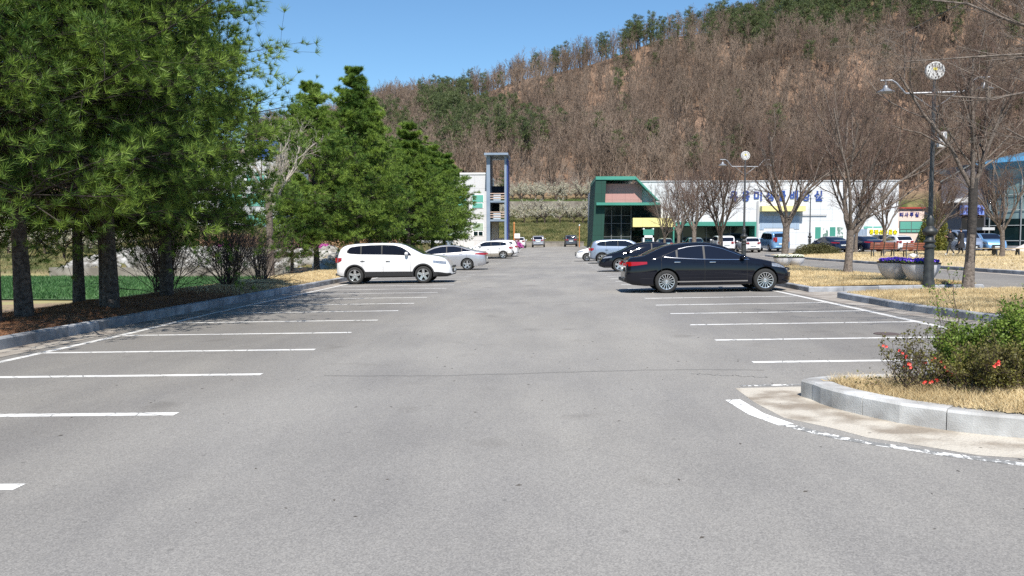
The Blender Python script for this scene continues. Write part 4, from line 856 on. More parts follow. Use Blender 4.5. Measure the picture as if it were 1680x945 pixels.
    for sg in (1, -1):
        x = fm*L-X0; z = lo(fm)+.06; y = side_y(x, z)+.11; q = MB(); bm = bmesh.new(); bmesh.ops.create_uvsphere(bm, u_segments=14, v_segments=10, radius=1)
        q.add([(x+v.co.x*.075, sg*(y+v.co.y*.115), z+v.co.z*.078) for v in bm.verts], [[v.index for v in f.verts] for f in bm.faces], 0); bm.free()
        q.box(x-.03, x+.03, min(sg*(y-.14), sg*(y-.05)), max(sg*(y-.14), sg*(y-.05)), z-.04, z-.02, 0); q.build('mirror', body.data.materials[0], root, smooth=True)
    if paint == 'black': patch('side_trim', .30, .73, p['sill']+.10, p['sill']+.135, CM['chrome'], .012, 12, 2)
    # glass across the top: windscreen and rear window
    def toppatch(name, f0, f1, m, wk=.90, off=.007):
        q = MB(); g = []; ks = [i for i in range(NS) if f0 <= fx[i] <= f1]
        for i in ks:
            a = G[i]; t_ = np.array([fx[min(i+1, NS-1)]-fx[max(i-1, 0)], fz_[min(i+1, NS-1)]-fz_[max(i-1, 0)]]); t_[0] *= L; nl = np.array([-t_[1], t_[0]])/np.hypot(*t_)
            idx = [9, 10, 11, 12, 13, 14]; row = [a[j] for j in idx]; row = [(r_[0], r_[1]*wk, np.interp(r_[1]*wk, [a[j][1] for j in idx[::-1]], [a[j][2] for j in idx[::-1]])) for r_ in row]
            full = row+[(r_[0], -r_[1], r_[2]) for r_ in row[:-1][::-1]]; g += [(v[0]+nl[0]*off, v[1], v[2]+nl[1]*off) for v in full]
        w11 = 11; q.add(g, [(i*w11+j, i*w11+j+1, (i+1)*w11+j+1, (i+1)*w11+j) for i in range(len(ks)-1) for j in range(w11-1)], 0); return q.build(name, m, root, smooth=True)
    toppatch('windscreen', *p['ws'], CM['glass']); toppatch('rear_window', *p['rw'], CM['glass'], .88)
    # tail and nose details
    xr = -X0-.04; tw = W/2*.70
    q = MB(); 
    for sg in (1, -1): q.box(xr-.004, xr+.06, min(sg*tw*.62, sg*tw*.98), max(sg*tw*.62, sg*tw*.98), tz0+.01, tz1-.03 if kind in ('sedan', 'sedan2') else tz1, 0, .01)
    q.build('rear_lamp', CM['red'], root, smooth=True)
    zp = .78 if kind in ('mpv', 'van') else .70
    q = MB(); q.box(xr-.016, xr+.03, -.26, .26, zp-.06, zp+.06); q.build('licence_plate', CM['plate'], root); q = MB(); q.box(xr-.02, xr+.05, -tw*.95, tw*.95, .34, .44, 0, .02); q.build('rear_bumper_trim', CM['dark'], root)
    xf = X0+.045; q = MB(); q.box(xf-.06, xf+.004, -.42, .42, .60, .68, 0, .01); q.box(xf-.06, xf+.004, -.48, .48, .40, .55, 0, .02); q.build('grille', CM['dark'], root)
    q = MB(); q.box(xf-.01, xf+.02, -.22, .22, .455, .555); q.build('licence_plate', CM['plate'], root)
    q = MB(); q.box(xf-.01, xf+.012, -.36, .36, .575, .59); q.build('grille_bar', CM['chrome'], root)
    # wheels
    for xi, x in enumerate(xw):
        for sg in (1, -1):
            wroot = empty('wheel', (x, sg*(W/2-.115), r), 0, root); q = MB(); tw2 = .105
            q.lathe([(r*.66, -tw2*.9), (r*.72, -tw2), (r*.93, -tw2*.98), (r*.985, -tw2*.8), (r, -tw2*.4), (r, tw2*.4), (r*.985, tw2*.8), (r*.93, tw2*.98), (r*.72, tw2), (r*.66, tw2*.9)], 40, axis='y'); q.build('tyre', CM['rubber'], wroot, smooth=True, sharp=60)
            q = MB(); o_ = sg*tw2*.80; ri = r*.69
            q.lathe([(ri, -sg*tw2*.2), (ri, sg*tw2*.95), (ri*.93, sg*tw2*.93), (ri*.9, sg*tw2*.7), (ri*.9, 0)], 40, axis='y')
            q.lathe([(ri*.9, sg*.0), (.001, sg*.0)], 30, axis='y', m=1); ns = p['spokes']
            for k in range(ns):
                a = 2*math.pi*(k+.25)/ns; wi, wo = (.022, .036) if ns > 5 else (.052, .046)
                if ns > 5: wi, wo = .007, .013
                ca, sa = math.cos(a), math.sin(a); t_ = (-sa, ca); pts = []
                for rr_, ww in ((.04, wi), (ri*.93, wo)):
                    for sg2 in (1, -1): pts.append((ca*rr_+t_[0]*ww*sg2, sa*rr_+t_[1]*ww*sg2))
                oy = (o_*.82, o_*.95)
                P4 = [(pts[0][0], oy[0], pts[0][1]), (pts[1][0], oy[0], pts[1][1]), (pts[3][0], oy[1], pts[3][1]), (pts[2][0], oy[1], pts[2][1])]
                q.prism(P4, (0, -sg*.03, 0), 0)
            q.lathe([(.001, o_*1.0), (.04, o_*.98), (.055, o_*.8), (.055, o_*.4)], 20, axis='y'); q.build('rim', [CM['alloy'], CM['wheelwell']], wroot, smooth=True, sharp=30)
    return root
def car(kind, paint, x, y, head, lb, lower=None, name='parked_car', cat='car', dz=0, grp_='cars parked in the lot'):
    key = (kind, paint, lower.name if lower else 0)
    if key in _carcache: o = copy_tree(_carcache[key])
    else: o = make_car(kind, paint, name, lower); _carcache[key] = o
    o.rotation_mode = 'XYZ'; sl_ = .018 if x < 32 else 0
    o.location = (x, y, float(gz(x, y))+dz+.004); 
    hx = math.cos(head); hy = math.sin(head); sy = float(gz(x, y+1)-gz(x, y-1))/2; pit = -math.atan(sl_*hx+sy*hy); rol = math.atan(-sl_*hy+sy*hx)
    o.rotation_euler = (rol, pit, head); o['label'] = lb; o['category'] = cat; o['group'] = grp_; return o
PI = math.pi
car('mpv', 'white', -6.13, 32.2, 0.0, 'white seven-seat family car nosing out of the left row, grey alloy wheels and black sills')
car('sedan2', 'silver', -5.95, 46.5, PI, 'silver grey sedan showing its red tail lamp, second car of the left row')
car('mpv', 'white', -5.55, 73, PI, 'white off-roader with beige lower panels, third in the left row', lower=PT['beige'])
car('mpv', 'white', -5.2, 77.6, PI, 'white car hidden behind the beige-sided off-roader, roof just higher')
car('mpv', 'silver', -1.25, 112.5, PI/2, 'silver off-roader at the far end of the road, on the left', grp_='cars at the far end of the road')
car('mpv', 'darkgrey', 3.3, 112.5, PI/2, 'dark grey car at the far end of the road, on the right', grp_='cars at the far end of the road')
car('small', 'white', -3.75, 109, PI/2, 'small white car with one red lamp showing beside the sign board')
car('sedan2', 'blueblack', -6.0, 97, PI/2, 'dark blue car parked at the foot of the stair tower')
bs_ = car('sedan', 'black', 4.72, 24.25, .012, 'large glossy black sedan with many-spoked wheels parked in the right row')
car('sedan2', 'black', 5.05, 40.4, PI, 'black sedan facing the aisle behind the glossy black one')
car('mpv', 'greyblue', 5.25, 55.0, 0, 'silver blue family car in the right row with its tail lamp to the aisle')
car('small', 'white', 4.25, 61.5, PI, 'small white car last in the right row, nose to the aisle')
BGR = 'cars before the green-framed hall'
car('mpv', 'white', 17.4, 80, PI/2, 'white off-roader in front of the hall, left of the white hatchback', grp_=BGR)
car('small', 'white', 19.6, 78.5, PI/2, 'white hatchback between the off-roader and the light blue van', grp_=BGR)
car('van', 'sky', 22.4, 79.5, PI/2, 'light blue van seen from behind in front of the hall', cat='van', grp_=BGR)
car('small', 'teal', 11.9, 82, PI/2, 'teal car whose roof shows behind the black sedan roof, left', grp_=BGR)
car('small', 'teal', 14.9, 82, PI/2, 'teal car whose roof shows behind the black sedan roof, right', grp_=BGR)
BGB = 'cars beyond the benches'
car('sedan2', 'blueblack', 25.9, 74, PI/2+.15, 'dark blue sedan just right of the clipped hedge', grp_=BGB)
car('sedan2', 'blueblack', 28.8, 74, PI/2+.15, 'dark blue sedan under the yellow lettered banner', grp_=BGB)
car('small', 'white', 31.4, 73, PI/2, 'white hatchback behind the two brown benches', grp_=BGB)
car('van', 'greyblue', 35.4, 70, -PI/2, 'blue grey van facing us between the people and the nearest trunk', cat='van', grp_=BGB)
car('mpv', 'sky', 38.3, 71, -PI/2-.15, 'light blue car facing us right of the nearest tree trunk', grp_=BGB)
car('small', 'black', 32.4, 79, PI/2, 'dark car mostly hidden by the golden evergreen', grp_=BGB)
# ------------------------------------------------------------------ buildings
def text(body, size, m, depth=.03, bold=0.0, align='LEFT'):
    c = bpy.data.curves.new('letters', 'FONT'); c.body = body; c.size = size; c.extrude = depth; c.offset = bold; c.align_x = align
    o = bpy.data.objects.new('letters', c); COL.objects.link(o); bpy.context.view_layer.update()
    me = bpy.data.meshes.new_from_object(o.evaluated_get(bpy.context.evaluated_depsgraph_get())); bpy.data.objects.remove(o); bpy.data.curves.remove(c)
    me.materials.clear(); me.materials.append(m); o = bpy.data.objects.new('letters', me); COL.objects.link(o); return o
B = {}
B['panel'] = panelmat('white_panels', (.60, .61, .62), (.27, .28, .30), 1.25, 1.25, .45)
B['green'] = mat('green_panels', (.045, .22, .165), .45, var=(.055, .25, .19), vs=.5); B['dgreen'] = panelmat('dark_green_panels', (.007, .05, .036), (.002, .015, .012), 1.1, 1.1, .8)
B['pink'] = panelmat('pink_panels', (.42, .22, .20), (.25, .13, .12), 1.4, 6, .6); B['yellow'] = panelmat('yellow_panels', (.72, .64, .27), (.35, .3, .12), 1.3, 3, .5)
B['glass'] = mat('dark_glass', (.006, .016, .018), .05, spec=.35); B['teal'] = mat('teal_glass', (.12, .36, .30), .15, spec=.7); B['frame'] = mat('grey_frames', (.12, .13, .13), .5)
B['bluegrey'] = panelmat('blue_grey_panels', (.30, .38, .48), (.15, .18, .22), 1.25, 1.25, .4); B['letters'] = mat('blue_letters', (.015, .055, .25), .6); B['navy'] = mat('navy_letters', (.02, .03, .22), .5)
B['pale'] = mat('pale_pink_render', (.66, .52, .46), .8, var=(.70, .57, .51), vs=.7); B['red'] = mat('red_roof_edge', (.35, .05, .04), .7); B['bannerw'] = mat('banner_cloth', (.78, .78, .77), .8); B['bannery'] = mat('yellow_letters', (.85, .72, .0), .6)
B['steel'] = mat('blue_grey_steel', (.17, .22, .29), .5, var=(.21, .26, .33), vs=.8); B['steelb'] = mat('deep_blue_steel', (.02, .05, .2), .5); B['concw'] = panelmat('white_wall_panels', (.52, .52, .53), (.33, .33, .34), 1.5, 1.7, .6, .02)
def P2(u, v, Y): p = at(u, v, Y); return p.x, p.z
def facade_box(mb, u0, v0, u1, v1, Y, d0, d1, m=0):        # rectangle seen at (u0,v0)-(u1,v1) on the plane Y, from Y-d0 to Y+d1
    x0, z1 = P2(u0, v0, Y); x1, z0 = P2(u1, v1, Y); mb.box(x0, x1, Y-d0, Y+d1, z0, z1, m); return mb
YB = 86.0
hall = empty('microbe_hall', (25, YB, 1.0)); hall.name = 'exhibition_hall'; tag(hall, 'long white panelled hall with green frame, pink panel and blue Korean lettering', 'building')
def hp(name, m, parent=hall, **k):
    def f(mb):
        o = mb.build(name, m, **k); o.parent = parent; 
        off = Vector(parent.location)+(Vector(parent.parent.location) if parent.parent else Vector())
        for v in o.data.vertices: v.co -= off
        return o
    return f
g = float(gz(20, YB))-.1
xw0, zt = P2(1046, 304, YB); xw1, _ = P2(1475, 298, YB); _, zt2 = P2(1475, 297, YB); xa, _ = P2(1243, 300, YB)
mb = MB(); mb.box(xa, xw1, YB, YB+22, g, zt2); mb.box(xw0, xa, YB+.0, YB+22, P2(0, 366, YB)[1], zt2-.02); mb.box(xw0-4.2, xa, YB+5, YB+21.9, g, zt2-.04)
hp('wall', B['panel'])(mb)
mb = MB(); mb.box(xw0, xw1+.1, YB-.08, YB+22, zt2, zt2+.12); hp('roof', mat('roof_edge', (.45, .46, .47), .5))(mb)
# green frame at the left: side wall, top band sloping into the white wall, lower canopy
x0b, _ = P2(970, 400, YB); x0t, ztop = P2(976, 296, YB); x1t, _ = P2(1040, 296, YB); x2t, z2t = P2(1075, 330, YB); dd = 9
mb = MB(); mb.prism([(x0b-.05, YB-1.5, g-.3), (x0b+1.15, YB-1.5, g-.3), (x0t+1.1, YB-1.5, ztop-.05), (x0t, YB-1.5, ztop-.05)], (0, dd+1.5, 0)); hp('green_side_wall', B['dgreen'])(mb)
mb = MB(); mb.box(x0t, x1t, YB-1.6, YB+dd, ztop-.05, ztop+.30)
mb.prism([(x1t, YB-1.6, ztop+.30), (x1t, YB-1.6, ztop+.05), (x2t, YB-1.6, z2t), (x2t+.2, YB-1.6, z2t)], (0, 1.5, 0)); hp('green_roof_band', B['green'])(mb)
mb = MB(); facade_box(mb, 987, 302, 1052, 333, YB, .5, 2); hp('pink_panel', B['pink'])(mb)
mb = MB(); x_, z_ = P2(978, 337, YB-1.6); x3, _ = P2(1082, 337, YB-1.6); mb.box(x_, x3, YB-2.2, YB+.4, z_, z_+.28); hp('canopy', B['green'])(mb)
mb = MB(); facade_box(mb, 985, 336, 1037, 401, YB, -.3, 2.4); facade_box(mb, 1037, 372, 1240, 401, YB, -2.3, 2.6); facade_box(mb, 1037, 336, 1084, 359, YB, .06, 2.4); gl = hp('dark_glazing', B['glass'])(mb)
mb = MB()
for u in (1003, 1019, 1035): facade_box(mb, u, 336, u+1.0, 401, YB, -.22, .3)
for v in (353, 366, 388): facade_box(mb, 985, v, 1037, v+.9, YB, -.24, .3)
for u in (1085, 1125, 1165, 1205): facade_box(mb, u, 372, u+1.2, 401, YB, -2.2, 2.3)
hp('window_frame', B['frame'])(mb)
mb = MB(); facade_box(mb, 1036.5, 358, 1104, 372.5, YB, 1.2, 2.6); hp('yellow_band', B['yellow'])(mb)
mb = MB(); facade_box(mb, 1104, 364, 1243.5, 370.5, YB, .12, 2.4); facade_box(mb, 1238, 370.5, 1243.5, 401, YB, .12, 2.4); facade_box(mb, 1104, 370.5, 1106, 401, YB, .1, .4); hp('green_opening_frame', B['green'])(mb)
mb = MB(); facade_box(mb, 1246.5, 338.5, 1317, 347, YB, 1.0, 0); hp('yellow_canopy', B['yellow'])(mb)
mb = MB(); facade_box(mb, 1246.5, 347, 1253, 377, YB, .05, 0); facade_box(mb, 1303, 347, 1311, 376, YB, .05, 0); facade_box(mb, 1253, 347, 1303, 374, YB, .04, 0); hp('blue_grey_panel', B['bluegrey'])(mb)
mb = MB(); facade_box(mb, 1253, 352.2, 1356, 353.4, YB, .16, -.1); facade_box(mb, 1241.5, 330, 1243.2, 401, YB, .16, -.1); hp('drain_pipe', mat('grey_pipe', (.35, .35, .36), .5))(mb)
for (u0, u1, mm_) in [(1337, 1346, 'green'), (1349.5, 1358, 'panel'), (1361, 1370, 'green'), (1373, 1383, 'panel')]:
    mb = MB(); facade_box(mb, u0-1, 371, u1+1, 393, YB, .06, 0); w_ = hp('window', B['white'] if 'white' in B else M['white'])(mb); mb = MB(); facade_box(mb, u0, 372.5, u1, 391.5, YB, .09, -.0)
    o = hp('window_pane', B['green'] if mm_ == 'green' else mat('leaf_pattern_film', (.62, .62, .62), .5, var=(.12, .2, .16), vs=3, contrast=(.45, .55)))(mb); o.parent = w_
mb = MB(); facade_box(mb, 1417, 371.5, 1431, 375, YB, .05, 0); facade_box(mb, 1433, 371.5, 1446, 375, YB, .05, 0); hp('high_window', B['teal'])(mb)
mb = MB(); facade_box(mb, 1399, 376, 1424, 412, YB, .05, 0); hp('shutter_door', panelmat('blue_shutter', (.25, .31, .39), (.12, .15, .19), .3, 9, .5))(mb)
xs_, zs_ = P2(1195, 331, YB); xe, _ = P2(1351, 331, YB)
o = None
LET = []
def char_row(chars, u0, v0, u1, v1, Y, m, par, bold, frac, nm, d=.06):
    n = len(chars); parts = MB(); x0, zt_ = P2(u0, v0, Y); x1, zb_ = P2(u1, v1, Y); pw = (x1-x0)/n
    for i, ch in enumerate(chars):
        if ch == ' ': continue
        t_ = text(ch, 1.0, m, .03, bold); me = t_.data; X_ = [v.co.x for v in me.vertices]; Y_ = [v.co.y for v in me.vertices]; kx = pw*frac/(max(X_)-min(X_)); ky = (zt_-zb_)/(max(Y_)-min(Y_)); xa_ = x0+pw*(i+.5-frac/2)
        parts.add([Vector((xa_+(v.co.x-min(X_))*kx, Y-d-v.co.z, zb_+(v.co.y-min(Y_))*ky))-Vector(par.location) for v in me.vertices], [tuple(p.vertices) for p in me.polygons]); bpy.data.objects.remove(t_)
    return parts.build(nm, m, par, fixn=False)
char_row('유용미생물배양실', 1194, 313, 1352, 330, YB, B['letters'], hall, .03, .66, 'blue_letters')
# air vents, cctv on the facade
# cash machine booth
xk, zk = P2(1063, 400, YB-3); at_ = empty('cash_machine_booth', (xk, YB-3, float(gz(xk, YB-3)))); tag(at_, 'white cash machine booth with teal screen under the yellow band', 'booth'); at_.scale = (1.1, 1.1, 1.3)
mb = MB(); mb.box(-.5, -.38, -.4, .6, 0, 1.9); mb.box(.38, .5, -.4, .6, 0, 1.9); mb.box(-.5, .5, -.4, .6, 1.15, 1.35); mb.box(-.38, .38, .2, .6, 0, 1.15); mb.build('casing', M['white'], at_)
mb = MB(); mb.box(-.36, .36, -.1, .2, .15, 1.0); mb.build('screen', mat('teal_screen', (.08, .35, .40), .3), at_); mb = MB(); mb.box(-.5, .5, -.42, .6, 1.35, 1.8); mb.build('sign_panel', B['green'], at_)
# banner
mb = MB(); facade_box(mb, 1423, 374.5, 1474, 390.5, YB-1.5, .03, 0); bo = mb.build('banner', B['bannerw']); tag(bo, 'white banner with yellow Korean letters hung on the hall', 'banner')
def place_text(s, u0, v0, u1, v1, Y, m, par, bold=.03, d=.02, sq=.85):
    o = text(s, 1.0, m, .02, bold); X_ = [v.co.x for v in o.data.vertices]; Y_ = [v.co.y for v in o.data.vertices]; x0, z1 = P2(u0, v0, Y); x1, z0 = P2(u1, v1, Y)
    kx = (x1-x0)/(max(X_)-min(X_)); ky = (z1-z0)/(max(Y_)-min(Y_)); mx = min(X_); my = min(Y_)
    for v in o.data.vertices: v.co = Vector((x0+(v.co.x-mx)*kx, Y-d-v.co.z, z0+(v.co.y-my)*ky))-Vector(par.location)
    o.parent = par; return o
char_row('콩정선유료송', 1425.5, 376.5, 1472, 384.5, YB-1.5, mat('letter_outline', (.03, .03, .02), .7), bo, .07, .95, 'letter_outline', .05); char_row('콩정선유료송', 1425.5, 376.5, 1472, 384.5, YB-1.5, B['bannery'], bo, .02, .88, 'yellow_letters', .09); place_text('정선품 콩선별 접수중', 1434, 386, 1462, 388.5, YB-1.5, B['navy'], bo, 0, .06)
# pink office
YP = 98; of = empty('pink_office', (45, YP, 1.2)); tag(of, 'low pale pink office with red roof edge and green glazed windows', 'building')
mb = MB(); facade_box(mb, 1462, 342, 1521, 416, YP, 0, 9); hp('wall', B['pale'], of)(mb); mb = MB(); facade_box(mb, 1461, 340, 1522, 342.3, YP, .25, 9.2); hp('roof_edge', B['red'], of)(mb)
mb = MB(); facade_box(mb, 1475, 362.5, 1513.5, 382, YP, .06, 0); wf = hp('window', B['frame'], of)(mb)
mb = MB()
for (a, b, c, d_) in [(1476.5, 363.8, 1493.8, 376), (1495.2, 363.8, 1512.5, 376), (1476.5, 377.2, 1486, 381), (1487, 377.2, 1493.8, 381), (1495.2, 377.2, 1503, 381), (1504, 377.2, 1512.5, 381)]: facade_box(mb, a, b, c, d_, YP, .1, -.05)
o = hp('pane', B['teal'], of)(mb); o.parent = wf
char_row('관리사무실', 1466, 348.5, 1508, 355.5, YP, B['navy'], of, .03, .72, 'navy_letters')
# left office with stair tower
YO = 104.0; wo = empty('white_office', (-14, YO, 1)); tag(wo, 'white panelled office behind the pines with green glazed windows', 'building')
mb = MB(); xl, _ = P2(560, 300, YO); xr_, zo = P2(800.5, 285.5, YO); mb.box(xl, xr_, YO, YO+12, .2, zo); hp('wall', B['concw'], wo)(mb)
mb = MB(); facade_box(mb, 560, 284.3, 801.5, 286, YO, .1, 12.1); hp('roof_edge', M['white'], wo)(mb)
for (a, b, c, d_, col) in [(775, 320, 793, 331.5, 'teal'), (775, 333.5, 792, 341, 'teal'), (700, 320, 765, 341, 'teal'), (620, 320, 690, 341, 'teal'), (776, 366, 793, 378, 'blind'), (700, 363, 765, 388, 'blind'), (620, 363, 690, 388, 'blind')]:
    mb = MB(); facade_box(mb, a-.8, b-.8, c+.8, d_+.8, YO, .05, 0); f_ = hp('window', M['white'], wo)(mb); mb = MB(); facade_box(mb, a, b, c, d_, YO, .09, -.02)
    o = hp('pane', B['teal'] if col == 'teal' else panelmat('green_blind', (.28, .36, .27), (.5, .55, .5), 30, .35, .6), wo)(mb); o.parent = f_
mb = MB(); facade_box(mb, 776, 379, 793, 387, YO, .05, 0); f_ = hp('window', M['white'], wo)(mb); mb = MB(); facade_box(mb, 777.2, 380, 784, 386.2, YO, .09, -.02); facade_box(mb, 785.3, 380, 792, 386.2, YO, .09, -.02); o = hp('pane', B['glass'], wo)(mb); o.parent = f_
mb = MB(); facade_box(mb, 732, 390, 743, 408, YO, .05, 0); hp('door', B['steel'], wo)(mb)
YT = 103.0; st = empty('stair_tower', (-5.5, YT, .8)); tag(st, 'tall open blue-grey steel stair tower with flat roof and railed landings', 'tower')
mb = MB(); facade_box(mb, 799.5, 256, 805.5, 408, YT, 1.5, 3.5); facade_box(mb, 828.5, 256, 832, 408, YT, 1.5, -1.0); facade_box(mb, 828.5, 256, 832, 408, YT, -2.8, 3.5); hp('pillar', B['steel'], st)(mb)
mb = MB(); facade_box(mb, 832, 262, 834, 408, YT, 1.4, 3.4); hp('blue_pillar', B['steelb'], st)(mb)
mb = MB(); facade_box(mb, 796.5, 254, 835, 257.2, YT, 2.4, 4.2); hp('roof', B['steel'], st)(mb)
for (v0, v1) in [(318, 333), (348, 363.5)]:
    mb = MB(); facade_box(mb, 805.5, v1-3, 829, v1, YT, 1.45, 3.2); lg = hp('landing', B['steel'], st)(mb); mb = MB(); facade_box(mb, 811, v0+2.5, 822.5, v1-3, YT, 1.5, -1.42); o = hp('panel', mat('pale_panel', (.38, .44, .5), .5), st)(mb)
    mb = MB()
    for q in (0, 4, 8): facade_box(mb, 805.5, v0+q, 829, v0+q+1.3, YT, 1.55, -1.47)
    hp('railing', mat('wood_rail', (.45, .33, .27), .6), st)(mb)
mb = MB(); facade_box(mb, 804, 303, 828, 318, YT, -2.8, 3.4); facade_box(mb, 805.5, 333, 817, 348, YT, -2.9, 3.4); hp('back_wall', mat('dark_stairwell', (.03, .035, .05), .7), st)(mb)
mb = MB()
for k in range(9):
    facade_box(mb, 806+k*1.6, 332-k*1.6, 809+k*1.6, 333-k*1.6, YT, .2, 1.2); facade_box(mb, 806+k*1.6, 362-k*1.6, 809+k*1.6, 363-k*1.6, YT, .2, 1.2)
hp('stair_flight', B['steel'], st)(mb)
mb = MB(); facade_box(mb, 805.5, 364, 816.5, 408, YT, -1.5, 2.9); hp('door', mat('off_white_door', (.62, .62, .58), .6), st)(mb)
# second left building glimpsed between pines, with blue sign
YL = 84.0; lb_ = empty('blue_topped_building', (-36, YL, 1)); tag(lb_, 'white building with blue top and teal windows glimpsed between the pines', 'building')
mb = MB(); facade_box(mb, 290, 262, 462, 420, YL, 0, 10); hp('wall', B['concw'], lb_)(mb); mb = MB(); facade_box(mb, 412, 228, 452, 262, YL, -1, 6); hp('roof_tower', B['letters'], lb_)(mb)
for (a, b, c, d_) in [(405, 318, 436, 338), (360, 318, 398, 338), (405, 285, 436, 303), (405, 352, 436, 370)]:
    mb = MB(); facade_box(mb, a-1, b-1, c+1, d_+1, YL, .05, 0); f_ = hp('window', M['white'], lb_)(mb); mb = MB(); facade_box(mb, a, b, c, d_, YL, .09, -.02); o = hp('pane', B['teal'], lb_)(mb); o.parent = f_
mb = MB(); facade_box(mb, 430, 372, 437, 398, YL, .1, 0); facade_box(mb, 418, 378, 424, 398, YL, .1, 0); hp('blue_door', B['letters'], lb_)(mb)
mb = MB(); facade_box(mb, 313, 378, 380, 404, YL-6, .1, .1); bo = mb.build('notice_panel', mat('pale_board', (.55, .56, .62), .6)); tag(bo, 'long pale notice board standing behind the leafless bushes', 'board')
mb = MB()
rr = random.Random(3)
for k in range(36):
    u_ = rr.uniform(314, 377); v_ = rr.uniform(380, 400); facade_box(mb, u_, v_, u_+rr.uniform(1, 3), v_+rr.uniform(1, 4), YL-6, .14, -.1)
o = mb.build('panel_picture', B['letters'], bo)
# dark hall with glass drum at the right
YD = 88.0; dk_ = empty('dark_gabled_hall', (46, YD, .6)); tag(dk_, 'dark grey gabled hall with blue banner and glass drum at the right', 'building')
def pt(u, v, Y): p = at(u, v, Y); return (p.x, Y, p.z)
B['dgrey'] = panelmat('dark_grey_panels', (.085, .085, .105), (.05, .05, .06), 2.2, 1.6, .6); 
mb = MB(); mb.prism([pt(1545, 418, YD), pt(1664, 418, YD), pt(1664, 268, YD), pt(1612, 262, YD), pt(1545, 300, YD)], (7.6, 16, 0)); hp('wall', B['dgrey'], dk_)(mb)
mb = MB(); mb.prism([pt(1543, 299.5, YD-.4), pt(1611, 261, YD-.4), pt(1611, 258.5, YD-.4), pt(1543, 297, YD-.4)], (7.6, 16.5, 0)); hp('roof_edge', B['frame'], dk_)(mb)
mb = MB(); facade_box(mb, 1578, 353, 1612, 418, YD, .06, 0); hp('doorway', CM['wheelwell'], dk_)(mb)
mb = MB(); mb.prism([pt(1563, 332, YD-2.5), pt(1600, 332, YD-2.5), pt(1600, 322, YD-2.5), pt(1575, 325, YD-2.5)], (0, 2.5, 0)); facade_box(mb, 1612, 373, 1632, 377.5, YD-2, 0, 2.2); hp('canopy', mat('pale_canopy', (.45, .45, .45), .6), dk_)(mb)
mb = MB(); facade_box(mb, 1573, 337, 1612, 352.5, YD, .3, -.2); hp('blue_banner', mat('blue_banner', (.16, .24, .62), .7), dk_)(mb)
char_row('농기계임대은행', 1574, 340, 1610, 350, YD, mat('dark_blue_letters', (.02, .025, .15), .6), dk_, .03, .85, 'banner_letters', .36); o = place_text('SFA', 1617, 360.5, 1629, 365.5, YD, CM['wheelwell'], dk_, .02, .1)
cxd, _ = P2(1716, 300, YD); ztd = P2(0, 283, YD)[1]; mb = MB(); mb.lathe([(6.2, .5), (6.2, ztd)], 36, (cxd, YD+1, 0)); o = hp('glass_drum', mat('pale_green_glass', (.11, .17, .175), .15, spec=.4, var=(.24, .32, .33), vs=.25), dk_)(mb)
mb = MB(); mb.lathe([(6.26, .5), (6.26, P2(0, 362, YD)[1])], 36, (cxd, YD+1, 0)); hp('lower_glazing', B['glass'], dk_)(mb)
mb = MB(); zr0 = P2(0, 286, YD)[1]; zr1 = P2(0, 268, YD)[1]; mb.lathe([(6.3, zr0), (7.4, zr0+.6), (5.5, zr1), (0.01, zr1+1.2)], 36, (cxd, YD+1, 0)); mb.prism([pt(1598, 268, YD-.5), pt(1664, 272, YD-.5), pt(1664, 287, YD-.5), pt(1628, 281, YD-.5)], (0, 9, 0)); hp('blue_glass_roof', mat('blue_roof_glass', (.07, .25, .42), .15, spec=.7), dk_)(mb)
mb = MB()
for k in range(24):
    a = 2*math.pi*k/24; x = cxd+6.33*math.cos(a); y = YD+1+6.33*math.sin(a); mb.tube((x, y, .5), (x, y, zr0+.3), .06, .06, 5)
for z in np.arange(1.6, ztd, 1.6): mb.lathe([(6.3, z), (6.36, z+.03), (6.3, z+.08)], 36, (cxd, YD+1, 0))
hp('mullions', mat('steel_mullion', (.25, .27, .28), .5), dk_)(mb)
mb = MB(); mb.lathe([(6.7, -.3), (6.7, P2(0, 403, YD)[1]), (6.2, P2(0, 403, YD)[1]+.02)], 36, (cxd, YD+1, 0)); hp('base_wall', mat('grey_base', (.26, .25, .25), .8), dk_)(mb)
